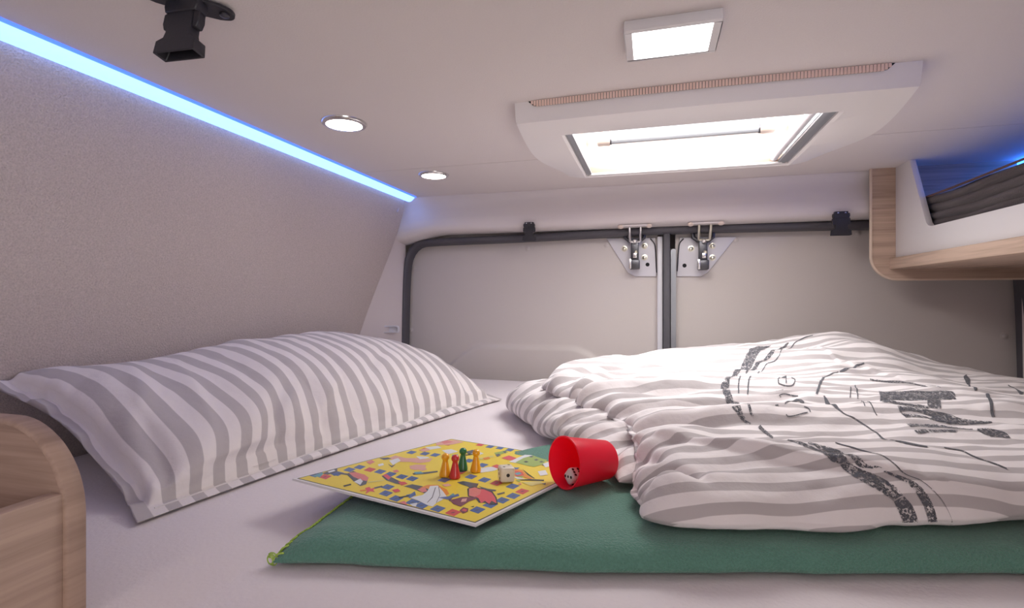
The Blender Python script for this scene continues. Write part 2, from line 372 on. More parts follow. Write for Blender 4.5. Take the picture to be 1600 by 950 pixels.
# --- pillow ---
def pillow_surface(u, v, side=1):
    """u: near end to far end, v: right (bed) edge to left (wall) edge"""
    A = np.array((-.505,.400)); B = np.array((-.330,1.115)); C = np.array((-.735,1.29)); D = np.array((-.821,.455))
    R = spline([A,(-.488,.50),(-.468,.60),(-.440,.72),(-.400,.88),(-.360,1.02),B], 60)
    L = spline([D,(-.819,.62),(-.815,.80),(-.80,1.0),(-.775,1.17),C], 60)
    N = spline([A,(-.575,.434),(-.66,.453),(-.75,.462),D], 60)
    F = spline([B,(-.42,1.175),(-.53,1.225),(-.64,1.26),C], 60)
    p = coons(R, L, N, F, u, v); x, y = p[..., 0], p[..., 1]
    fl = .075                                             # the flat flange along the seams
    e = lambda t, w, p: np.clip((t-w)/(1-w), 0, 1)**p
    uu = np.clip((u-.022)/.955, 0, 1); vv = np.clip((v-fl)/(1-fl), 0, 1)
    sh = (1-(np.abs(2*uu-1.))**2.9)**.62*(1-np.abs(2*vv-1)**2.5)**.60
    lean = .085*v**1.4*(1-.35*u)+.030*(1-smooth(0, .25, u))*smooth(.15, .7, v)
    zm = BED+.004+lean+.010*smooth(0, .06, sh)
    nearlift = .007*np.exp(-(u/.05)**2)*smooth(0, .3, v)
    if side < 0:
        z = np.maximum(BED+.002, zm-.045*sh-.0015); z = np.minimum(z, zm-.001*(sh > 0))
        edge = (u < 1e-6)|(u > 1-1e-6)|(v < 1e-6)|(v > 1-1e-6)
        z = np.where(edge, zm, z)
        return np.stack([x, y, z], -1)
    T = .108-.020*(1-smooth(.0, .45, u))+.008*np.exp(-((u-.78)/.2)**2)
    P = np.stack([x-.02*sh*0, y, zm+T*sh], -1); n = gnormal(P)
    d = 0*x; m = smooth(0, .15, sh)
    s = y+.25*(x+.45); r = x
    d += .0055*vnoise(s*9+1.5*vnoise(s*4, r*5), r*6+3)*m
    d += .0030*vnoise(s*26+4, r*14+3)*m
    d += .0007*vnoise(s*70+4, r*50+3)*m
    # puckers at the seam along the bed side, running up the pillow
    P[..., 0] += .020*np.exp(-((u-.18)/.10)**2)*np.exp(-((vv-.12)/.12)**2)*smooth(0, .04, vv)
    pk = np.exp(-((vv-.0)/.30)**2)*smooth(0, .02, vv)
    ph = u*55+2.5*vnoise(u*9, vv*3+2)
    d += .0080*pk*(np.abs(np.sin(ph/2))-.62)*smooth(.1, .3, u)*(1-smooth(.9, 1, u))
    d += .0060*np.exp(-((v-.03)/.035)**2)*(.6+vnoise(u*13+9, v*5+2.3))*smooth(.2, .35, u)
    for pts, a, w, sk in [
        ([(-.485,.43),(-.53,.50),(-.60,.56),(-.68,.60)], .006, .014, .4),
        ([(-.50,.43),(-.56,.47),(-.64,.50)], -.007, .010, 0),
        ([(-.47,.55),(-.52,.60),(-.55,.68)], -.007, .012, 0),
        ([(-.455,.62),(-.49,.67),(-.51,.76)], .005, .010, .4),
        ([(-.60,.47),(-.66,.53),(-.76,.58)], .006, .013, 0),
        ([(-.55,.62),(-.64,.66),(-.72,.66)], -.004, .014, 0),
        ([(-.40,.86),(-.46,.90),(-.52,.98)], .004, .012, 0),
        ([(-.45,.76),(-.50,.84),(-.53,.95)], -.004, .013, 0)]:
        d += crease(x, y, pts, a, w, sk)*smooth(0, .1, sh)
    P = P+n*d[..., None]
    P[..., 2] = np.maximum(P[..., 2], np.maximum(zm, BED+.004)-.0)
    P[..., 2] += nearlift+.010*np.exp(-(u/.035)**2)*(vnoise(v*7+2.2, u*9)+.45*vnoise(v*19, u*9))*smooth(.04, .2, v)*(1-smooth(.9, 1, v))
    return P

# ================================================================== THE SETTING
H = .306                       # ceiling
XL, XR = -.714, .786           # top of the side walls
def wall_x(z, side=-1):        # the side walls lean outwards below the ceiling
    d = (H-z)*.27-.03*max(0, (-.05-z))
    return XL-d if side < 0 else XR+d
YD = 1.49                      # door panels

# floor, front of the van
MB().box((-1.1, -2.0, -1.10), (1.1, 1.60, -1.05)).build('floor', 'floor', kind='structure')
# left wall: leaning felt panel with a curved rear edge
endc = spline([(.3055, 1.385), (.270, 1.400), (.178, 1.392), (.05, 1.357), (-.09, 1.322), (-.23, 1.300), (-.5, 1.29), (-1.05, 1.29)], 40)
m = MB(); ys = np.linspace(0, 1, 30); P = np.zeros((40, 30, 3))
for i, (z, ye) in enumerate(endc):
    for j, t in enumerate(ys): P[i, j] = (wall_x(z), -2.0+(ye+2.0)*t, z)
m.grid(P); Q = P.copy(); Q[:, :, 0] -= .012; m.grid(Q, flip=True)
edge = np.stack([P[:, -1], Q[:, -1]], 1); m.grid(edge)
m.grid(np.stack([P[0], Q[0]], 1))
wl = m.build('wall_left', 'wallfab', smooth=True, kind='structure')
MB().prism(rrect(-.0085, -.0025, .0085, .0025, .0024), -.001, .002, lambda a, b, t: (wall_x(.264)+t, 1.366+a*.55, .262+a*.8+b)).build('screw_slot', 'pillar', wl)
# right wall
m = MB(); zs = np.linspace(.306, -1.05, 20); P = np.zeros((20, 12, 3))
for i, z in enumerate(zs):
    for j, y in enumerate(np.linspace(-.35, 1.41, 12)): P[i, j] = (wall_x(z, 1), y, z)
m.grid(P, flip=True); Q = P.copy(); Q[:, :, 0] += .012; m.grid(Q); m.grid(np.stack([P[:, -1], Q[:, -1]], 1)); m.grid(np.stack([P[:, 0], Q[:, 0]], 1))
m.build('wall_right', 'wallfab', smooth=True, kind='structure')
m = MB().box((.80, -2.0, -1.05), (.82, -1.55, .306)).box((.80, -1.55, .28), (.82, -.35, .306))
m.build('wall_right_front', 'wallfab', kind='structure')
MB().box((-1.1, -2.02, -1.05), (1.1, -2.0, .33)).build('wall_front', 'trim', kind='structure')

MB().box((-1.11, -2.02, -1.10), (-1.09, 1.62, .35)).build('wall_left_outer', 'white', kind='structure')  # unseen outer skin, added to keep sky light from leaking in
MB().box((1.09, -.36, -1.10), (1.11, 1.62, .35)).box((.80, -.365, -1.05), (1.09, -.352, .306)).build('wall_right_outer', 'white', kind='structure')  # unseen right skin and end cap, added against light leaks

# ceiling: two felt covered boards with a fine joint, holes for the hatch
ce = empty('ceiling', (0, 0, H), kind='structure')
def board(x0, x1, y0, y1, hole=None):
    m = MB()
    if hole is None: return m.box((x0, y0, H), (x1, y1, H+.012))
    hx0, hx1, hy0, hy1 = hole
    rects = [(x0, hx0, y0, y1), (hx1, x1, y0, y1), (hx0, hx1, y0, hy0), (hx0, hx1, hy1, y1)]
    for a, b, c, d in rects:
        if b-a > 1e-4 and d-c > 1e-4: m.box((a, c, H), (b, d, H+.012))
    return m
board(XL-.03, XR+.03, -2.0, 1.0985, (-.16, .285, .83, 1.0985)).build('ceiling_board', 'ceil', ce)
board(XL-.03, XR+.03, 1.1005, 1.43, (-.16, .285, 1.1005, 1.185)).build('ceiling_board', 'ceil', ce)
# roof skin above the boards
m = MB()
for a, b, c, d in ((-1.1, -.17, -2.02, 1.62), (.295, 1.1, -2.02, 1.62), (-.17, .295, -2.02, .82), (-.17, .295, 1.195, 1.62)): m.box((a, c, H+.03), (b, d, H+.045))
m.build('roof', 'white', kind='structure')

# header trim over the doors, sweeping into the side pillars
prof = [(1.405, .3055), (1.412, .300), (1.417, .285), (1.414, .262), (1.404, .240), (1.399, .222), (1.401, .207), (1.412, .199), (1.43, .196), (1.46, .194)]
m = MB(); xs = np.linspace(-.80, .86, 60); P = np.zeros((60, len(prof), 3))
for i, x in enumerate(xs):
    k = math.exp(-((x-.036)/.20)**2)*.006
    e = max(0, (-.60-x)/.16); e = e*e*(3-2*min(e, 1)) if e < 1 else 1
    e2 = max(0, (x-.67)/.16); e2 = min(1, e2)**2
    for j, (y, z) in enumerate(prof):
        w = j/(len(prof)-1)
        P[i, j] = (x, y-k*math.sin(w*PI), z-(e+e2)*.028*w)
m.grid(P); hd = m.build('trim_1', 'trim', smooth=True, angle=0, kind='structure')
# left and right pillar trims between wall edge and door seal
for side, nm in ((-1, 'trim_2'), (1, 'trim_3')):
    m = MB(); zs = np.linspace(.303, -1.05, 44); P = np.zeros((44, 8, 3))
    for i, z in enumerate(zs):
        ye = float(np.interp(-z, -endc[:, 0], endc[:, 1]))
        xa = wall_x(z, side)-side*(-.004); sx = seal_x = (-.744-.009*smooth(0, 1, (.15-z)/1.0) if side < 0 else .820+.012*smooth(0, 1, (.15-z)/1.0))
        for j, t in enumerate(np.linspace(0, 1, 8)):
            x = xa+(sx-xa)*t; y = (ye-.006)+(1.452-ye+.006)*(t**.8)
            P[i, j] = (x, y, z)
    m.grid(P, flip=side > 0); pt = m.build(nm, 'pillar', smooth=True, angle=0, kind='structure')
    if side < 0:   # small recessed grip
        f = lambda a, b, t: (-.772+a*.94, 1.405+t+a*.42, -.092+b)
        o = MB(); outer = rrect(-.030, -.011, .030, .011, .007); inner = rrect(-.025, -.0075, .025, .0075, .005); n = len(outer)
        V = [f(a, b, -.006) for a, b in outer]+[f(a, b, -.007) for a, b in inner]+[f(a, b, .004) for a, b in inner]
        o.add(V, [(i, (i+1) % n, n+(i+1) % n, n+i) for i in range(n)]+[(n+i, n+(i+1) % n, 2*n+(i+1) % n, 2*n+i) for i in range(n)]+[tuple(range(2*n, 3*n))])
        o.build('recessed_grip', 'plate', pt, smooth=True, angle=40)
# door seal: rubber profile around the opening plus the mullion
def seal_path():
    l, r, t = -.743, .822, .184
    p = [(l-.009, -1.0), (l-.009, -.4), (l-.006, -.1), (l, .08), (l+.010, .135), (l+.035, .165), (l+.08, .175)]
    q = [(r+.012, -1.0), (r+.012, -.4), (r+.008, -.1), (r, .08), (r-.010, .135), (r-.035, .168), (r-.08, .178)]
    return spline(p+[(-.4, .178), (-.1, .185), (.036, .188), (.25, .187), (.5, .184)]+q[::-1], 200)
sp_ = seal_path(); m = MB(); P = []
for i in range(len(sp_)):
    a = sp_[max(i-1, 0)]; b = sp_[min(i+1, len(sp_)-1)]; t = (b-a)/np.linalg.norm(b-a); nn = np.array((t[1], -t[0]))   # inwards (down on the top run)
    row = []
    sc_w = .5+.5*abs(t[0])
    for q, y in ((-.009, 1.475), (-.010, 1.452), (-.007, 1.443), (0, 1.440), (.008, 1.443), (.011, 1.452), (.011, 1.478)):
        c = sp_[i]+nn*q*sc_w; row.append((c[0], y, c[1]))
    P.append(row)
m.grid(np.array(P)); m.build('trim_4', 'seal', smooth=True, angle=0, kind='structure')
ml = empty('trim_5', (.036, 1.47, 0), kind='structure')
MB().box((.027, 1.452, -1.0), (.045, 1.50, .182)).build('rubber_profile', 'seal', ml, bevel=.003)
MB().box((.0115, 1.468, -1.0), (.0255, 1.50, .172)).build('painted_flange', 'frame_white', ml, bevel=.002)
MB().prism(rrect(.047, -1.0, .0605, .137, .0066), 1.464, 1.50, XZ).build('painted_flange', 'alu', ml, smooth=True)

# rear doors: moulded panels with a raised lower field, screws and latch plates
def door(nm, x0, x1, fx0, fx1, mirror):
    d = empty(nm, ((x0+x1)/2, YD, -.2), kind='structure')
    nx, nz = 110, 110; P = np.zeros((nx, nz, 3)); sl = .075
    for i, x in enumerate(np.linspace(x0, x1, nx)):
        for j, z in enumerate(np.linspace(-1.0, .20, nz) if False else np.r_[np.linspace(-1.0, -.26, 14, endpoint=False), np.linspace(-.26, .20, nz-14)]):
            top = -.137
            # distance to the outline of the raised field (rounded trapezoid)
            dz = top-z; dl = (x-fx0)-max(0, dz)*0; dr = (fx1-x)
            rl = .05
            cl = min(dz, 9); rr_ = .11
            ex0 = fx0-.06*smooth(0, .16, dz); ex1 = fx1+.06*smooth(0, .16, dz)
            ax = min(x-ex0, ex1-x)
            if ax < rr_ and dz < rr_: s_ = rr_-math.hypot(max(0, rr_-ax), max(0, rr_-dz))
            else: s_ = min(ax, dz)
            P[i, j] = (x, YD-.011*float(smooth(0, .013, s_)), z)
    MB().grid(P, flip=False).build('door_panel', 'doorp', d, smooth=True, angle=0)
    return d
d1 = door('door_1', -.83, .0125, -.60, -.13, 0)
d2 = door('door_2', .0595, .90, .24, .70, 1)
# back face so that no light leaks
MB().box((-1.1, 1.56, -1.05), (1.1, 1.60, .34)).build('wall_back', 'trim', kind='structure')
def screw_mb(c, r=.006, ax=(0, -1, 0)):
    return MB().lathe([(r*1.5, 0), (r*1.5, .0008), (r, .0012), (r*.92, .003), (r*.5, .0042), (0.0002, .0045)], c, ax, 20)
for d, spots in ((d1, [(-.362, .150), (-.130, .155), (-.735, .10), (-.745, -.10)]), (d2, [(.215, .160), (.502, .166), (.800, .10), (.808, -.088)])):
    for x, z in spots: screw_mb((x, YD, z)).build('screw', 'doorp', d, smooth=True)
def at(px, py, Y):      # the point of the plane y = Y seen at a photo pixel
    a = math.radians(15.4); dx = (px-800)/800; X = dx*math.cos(a)-math.sin(a); W = dx*math.sin(a)+math.cos(a)
    return (X/W*Y, Y, (467-py)/800/W*Y)
# latch plates
for d, o_, sgn, cx in ((d1, [(947,372),(1024,371),(1026,432),(992,432),(981,426)], 1, 992), (d2, [(1151,370),(1062,371),(1057,432),(1095,432),(1106,426)], -1, 1098)):
    pl = [(at(x, y, 1.482)[0], at(x, y, 1.482)[2]) for x, y in o_]
    m = MB().prism(pl, 1.483, 1.492, XZ); plate = m.build('latch_plate', 'plate', d, bevel=.0025, label='pale metal latch plate with rivets')
    c = at(cx, 392, 1.47); x0, z0 = c[0], c[2]
    off = .036*sgn
    for dx, dz in ((-.029, .008), (.026, .014), (.026, -.018)):
        if sgn < 0: dx = {0: 0}.get(dx, dx)
        screw_mb((x0+(dx if sgn > 0 else dx if dx > .0 else dx), 1.483, z0+dz), .0056).build('screw', 'brass', plate, smooth=True)
    hx = x0+(.034 if sgn > 0 else -.046)
    MB().lathe([(.0055, 0), (.0055, .0006), (.0001, .0007)], (hx, 1.4829, z0-.038), (0, -1, 0), 16).build('slot_hole', 'hole', plate)
    # arc slit near the mullion
    cs = [at(x, y, 1.482) for x, y in ([(1016, 373), (1022, 380), (1024, 390), (1025, 410), (1026, 426)] if sgn > 0 else [(1068, 373), (1062, 380), (1060, 392), (1059, 410), (1058, 424)])]
    MB().tube([tuple(p) for p in spline(cs, 20)], .0016, 6).build('folded_edge', 'darkmetal', plate, smooth=True)
    la = empty('latch', (x0, 1.47, z0)); la.parent = d; la.location = Vector((x0, 1.47, z0))-origin(d)
    MB().box((x0-.0105, 1.452, z0-.028), (x0+.0105, 1.4825, z0+.030)).build('latch_body', 'darkmetal', la, bevel=.002)
    m = MB()
    for s_ in (-1, 1): m.tube([(x0+s_*.0255, 1.462, z0+.047), (x0+s_*.0245, 1.460, z0+.036), (x0+s_*.014, 1.459, z0+.027), (x0+s_*.004, 1.459, z0+.026)], .0058, 8)
    m.build('latch_claw', 'darkmetal', la, smooth=True)
    m = MB().box((x0-.0135, 1.440, z0-.052), (x0+.0135, 1.480, z0-.026)); m.build('release_lever', 'darkmetal', la, bevel=.003)
    MB().box((x0-.0150, 1.4385, z0-.051), (x0-.0085, 1.445, z0-.024)).box((x0-.004, 1.4395, z0-.022), (x0+.006, 1.447, z0-.008)).build('latch_pin', 'chrome', la, bevel=.0012)
    MB().lathe([(.005, 0), (.005, .008), (.003, .010)], (x0+.004, 1.452, z0-.006), (0, -1, 0), 14).build('latch_rivet', 'brass', la, smooth=True)
    MB().lathe([(.0055, 0), (.0055, .008), (.003, .010)], (x0+.001, 1.452, z0+.024), (0, -1, 0), 14).build('latch_rivet', 'chrome', la, smooth=True)
    # striker: chrome bow coming down from the header
    bx = x0+.002; zt = .2045
    st = empty('striker', (bx, 1.43, zt)); st.parent = hd; st.location = (bx, 1.43, zt)
    m = MB()
    for s_ in (-1, 1): m.tube([(bx+s_*.0150, 1.424, zt+.004), (bx+s_*.0145, 1.430, zt-.018), (bx+s_*.0140, 1.443, zt-.034), (bx+s_*.0135, 1.452, zt-.046)], .0036, 10)
    m.tube([(bx-.0135, 1.452, zt-.046), (bx, 1.455, zt-.048), (bx+.0135, 1.452, zt-.046)], .0036, 8)
    m.build('striker_bow', 'brass' if sgn < 0 else 'chrome', st, smooth=True)
    MB().prism(rrect(bx-.045, 1.402, bx+.045, 1.430, .010), zt-.0105, zt-.0065, XY).build('striker_plate', 'trim', st, bevel=.001)
    for s_ in (-1, 1): MB().lathe([(.008, 0), (.0075, .003), (.004, .005), (.0003, .0055)], (bx+s_*.037, 1.408, zt-.0095), (0, -.5, -1), 16).build('striker_bolt', 'warmwhite', st, smooth=True)

# ================================================================== BED
bd = empty('bed', (0, .7, -1.05), 'made-up bed with a pale pinkish white fitted sheet filling the rear', 'bed')
m = MB(); nx, ny = 70, 70; P = np.zeros((nx, ny, 3))
for i, x in enumerate(np.linspace(-.845, .905, nx)):
    for j, y in enumerate(np.linspace(.02, 1.430, ny)):
        e = min(x+.845, .905-x, y-.02, 1.430-y); r = .03; q = max(0, r-e)
        z = BED-(r-math.sqrt(max(0, r*r-q*q)))
        z += .0007*float(vnoise(np.array(x*9.), np.array(y*7.)))-.0007
        P[i, j] = (x, y, z)
m.grid(P)
S = []; rim = [(0, j) for j in range(ny)]+[(i, ny-1) for i in range(1, nx)]+[(nx-1, j) for j in range(ny-2, -1, -1)]+[(i, 0) for i in range(nx-2, -1, -1)]
top = np.array([P[i, j] for i, j in rim]); low = top.copy(); low[:, 2] = -.375; m.grid(np.stack([top, low], 1)); 
m.add([(-.845,.02,-.375),(.905,.02,-.375),(.905,1.43,-.375),(-.845,1.43,-.375)], [(0, 1, 2, 3)])
m.build('fitted_sheet', 'sheet', bd, smooth=True, angle=60)
MB().box((-.84, .02, -1.05), (.90, 1.42, -.375)).build('bed_base', 'bedbase', bd)

# ================================================================== SOFT THINGS
def cloth(fn, nu, nv, mtl, name, parent, uvfn, **kw):
    u, v = np.meshgrid(np.linspace(0, 1, nu), np.linspace(0, 1, nv), indexing='ij')
    T = fn(u, v, 1); Bm = fn(u, v, -1); Bm[0] = T[0]; Bm[-1] = T[-1]; Bm[:, 0] = T[:, 0]; Bm[:, -1] = T[:, -1]
    Bm[..., 2] = np.minimum(Bm[..., 2], T[..., 2])
    mb = MB(); mb.grid(T); n = nu*nv
    idx = np.arange(n).reshape(nu, nv); low = idx+n; low[0] = idx[0]; low[-1] = idx[-1]; low[:, 0] = idx[:, 0]; low[:, -1] = idx[:, -1]
    mb.v += [tuple(p) for p in Bm.reshape(-1, 3).tolist()]
    F = np.stack([low[:-1, :-1], low[:-1, 1:], low[1:, 1:], low[1:, :-1]], -1).reshape(-1, 4)
    mb.f += [tuple(f) for f in F.tolist()]; mb.m += [0]*len(F)
    uvT = uvfn(u, v, T).reshape(-1, 2); mb.uv = np.vstack([uvT, uvfn(u, v, Bm).reshape(-1, 2)])
    return mb.build(name, mtl, parent, smooth=True, angle=0, **kw), T

# pillow
pw = empty('pillow', (-.60, .85, BED), 'long white and grey striped pillow leaning along the left wall', 'pillow')
def pillow_uv(u, v, P):
    c = u*23.2+.35*vnoise(u*6, v*3)*.6+.15
    return np.stack([c, v], -1)
_, PT = cloth(pillow_surface, 420, 260, 'stripe_p', 'pillowcase', pw, pillow_uv)
# sewn seam line along the bed side flange
u_ = np.linspace(.03, .97, 160); sv = np.full_like(u_, .052)
i_ = (u_*419).astype(int); j_ = int(.052*259)
MB().tube([tuple(PT[i, j_]+np.array((0, 0, .0006))) for i in i_], .0010, 5).build('seam', mat('seam_thread', (.74,.69,.69), .9), pw, smooth=True)

# duvet
dv = empty('duvet', (.3, .85, BED), 'puffy folded duvet in white and grey stripes with a stamped dark print', 'duvet')
def du_uv(u, v, P):
    x, y, z = P[..., 0], P[..., 1], P[..., 2]
    fr = 1-smooth(.05, .16, v)
    c = (-.27*x+.963*y)/.0280+fr*(z-dv_top(x, y))/.028*.9+.10*vnoise(x*10, y*10)*2
    return np.stack([c, u], -1)
_, DT = cloth(duvet_upper, 460, 460, 'stripe_d', 'duvet_cover', dv, du_uv)
def dl_uv(u, v, P):
    c = (-.46*P[..., 0]+.89*P[..., 1]+.25*P[..., 2])/.0270+.3*vnoise(P[..., 0]*12, P[..., 1]*12)
    return np.stack([c, u], -1)
cloth(duvet_lower, 160, 300, 'stripe_d', 'folded_under_layer', dv, dl_uv)

# stamped print, laid on the duvet surface in its own (u, v)
def on_duvet(uv, off=.0007):
    uv = np.clip(np.asarray(uv, float), 0, 1)*459.; i = np.minimum(uv[..., 0].astype(int), 458); j = np.minimum(uv[..., 1].astype(int), 458)
    f = (uv[..., 0]-i)[..., None]; g = (uv[..., 1]-j)[..., None]
    def s(A): return (A[i, j]*(1-f)+A[i+1, j]*f)*(1-g)+(A[i, j+1]*(1-f)+A[i+1, j+1]*f)*g
    return s(DT)+s(DN)*off
DN = gnormal(DT)
def strip(mb, A, B, n=90, k=6):
    A = spline(A, n); B = spline(B, n); t = np.linspace(0, 1, k)[None, :, None]
    mb.grid(on_duvet(A[:, None, :]*(1-t)+B[:, None, :]*t))
PRINT_BANDS = [[[[0.4578,0.8409],[0.3834,0.7057],[0.3011,0.5708],[0.2366,0.4729],[0.2206,0.4551],[0.2093,0.4351]],[[0.4844,0.8398],[0.3933,0.6814],[0.3214,0.583],[0.2654,0.503],[0.2388,0.4609],[0.2202,0.4273]]],[[[0.5144,0.8428],[0.4178,0.6877],[0.3794,0.6567],[0.3166,0.5578]],[[0.5184,0.8397],[0.4251,0.6827],[0.3882,0.6549],[0.3208,0.5591]]],[[[0.2074,0.4296],[0.1931,0.388],[0.169,0.3025]],[[0.2186,0.4222],[0.2066,0.3897],[0.1817,0.3028]]],[[[0.1637,0.29],[0.172,0.2669],[0.1822,0.2542]],[[0.1775,0.2907],[0.1774,0.271],[0.1853,0.2573]]],[[[0.1911,0.2443],[0.1917,0.1906],[0.1941,0.1722]],[[0.1974,0.2513],[0.1988,0.2188],[0.1975,0.184]]],[[[0.2053,0.1354],[0.2195,0.0988],[0.2287,0.0666],[0.24,0.0578]],[[0.2087,0.1418],[0.2259,0.1118],[0.2405,0.0815],[0.2478,0.0567]]],[[[0.2399,0.0575],[0.2496,0.0382],[0.2628,0.0254],[0.2739,0.018]],[[0.2477,0.0565],[0.2673,0.0399],[0.2834,0.0267],[0.2878,0.0211]]],[[[0.2744,0.0171],[0.2783,0.0097],[0.2824,0.0022]],[[0.2891,0.0203],[0.2944,0.0133],[0.2978,0.0026]]],[[[0.2267,0.1189],[0.2435,0.0827],[0.2534,0.0539],[0.2674,0.0444]],[[0.2303,0.1243],[0.2567,0.0939],[0.26,0.0534],[0.2777,0.0422]]],[[[0.2779,0.0398],[0.293,0.0317],[0.3008,0.0231],[0.3051,0.0131],[0.3078,0.0023]],[[0.2799,0.0406],[0.3002,0.033],[0.31,0.0245],[0.3151,0.0135],[0.3186,0.0022]]],[[[0.1908,0.2962],[0.1874,0.2739],[0.1898,0.2686]],[[0.1946,0.2953],[0.1912,0.2732],[0.1926,0.2679]]]]
PRINT_LETTERS = [[[[0.4772,0.4197],[0.5074,0.3725],[0.5523,0.3612]],[[0.4167,0.3126],[0.4705,0.3102],[0.5358,0.3156]]],[[[0.4232,0.3243],[0.4411,0.2933],[0.4707,0.2764]],[[0.4142,0.2989],[0.4332,0.2787],[0.4684,0.2685]]],[[[0.494,0.3186],[0.4734,0.283],[0.4694,0.2704]],[[0.5135,0.3184],[0.4955,0.2862],[0.4844,0.2667]]],[[[0.5523,0.3612],[0.5412,0.3277],[0.535,0.3158]],[[0.5568,0.3574],[0.5504,0.3426],[0.5383,0.3214]]],[[[0.4229,0.2743],[0.4491,0.2721],[0.4739,0.261],[0.4916,0.2457]],[[0.4151,0.2518],[0.4358,0.2579],[0.4598,0.2421],[0.4666,0.2143]]],[[[0.4148,0.2494],[0.4429,0.2426],[0.4652,0.2317]],[[0.4144,0.2339],[0.4386,0.2346],[0.4602,0.2196]]],[[[0.4739,0.261],[0.488,0.2492],[0.5005,0.2368],[0.5391,0.2326]],[[0.4461,0.2278],[0.4637,0.2158],[0.4923,0.2147],[0.5353,0.2265]]],[[[0.4047,0.2134],[0.4274,0.2135],[0.4588,0.2035],[0.4887,0.193]],[[0.3975,0.1865],[0.4142,0.1883],[0.4521,0.1914],[0.4813,0.18]]],[[[0.396,0.1736],[0.4376,0.1808],[0.4582,0.1763]],[[0.3966,0.1628],[0.4333,0.1721],[0.4544,0.169]]],[[[0.4948,0.1928],[0.5137,0.1907],[0.5228,0.1765],[0.5169,0.1534]],[[0.4849,0.1771],[0.4914,0.1592],[0.5041,0.1559],[0.5146,0.1509]]],[[[0.5047,0.4948],[0.5314,0.4835],[0.5614,0.4628],[0.5488,0.3749]],[[0.4977,0.4801],[0.5169,0.4579],[0.5508,0.4444],[0.5468,0.3716]]]]
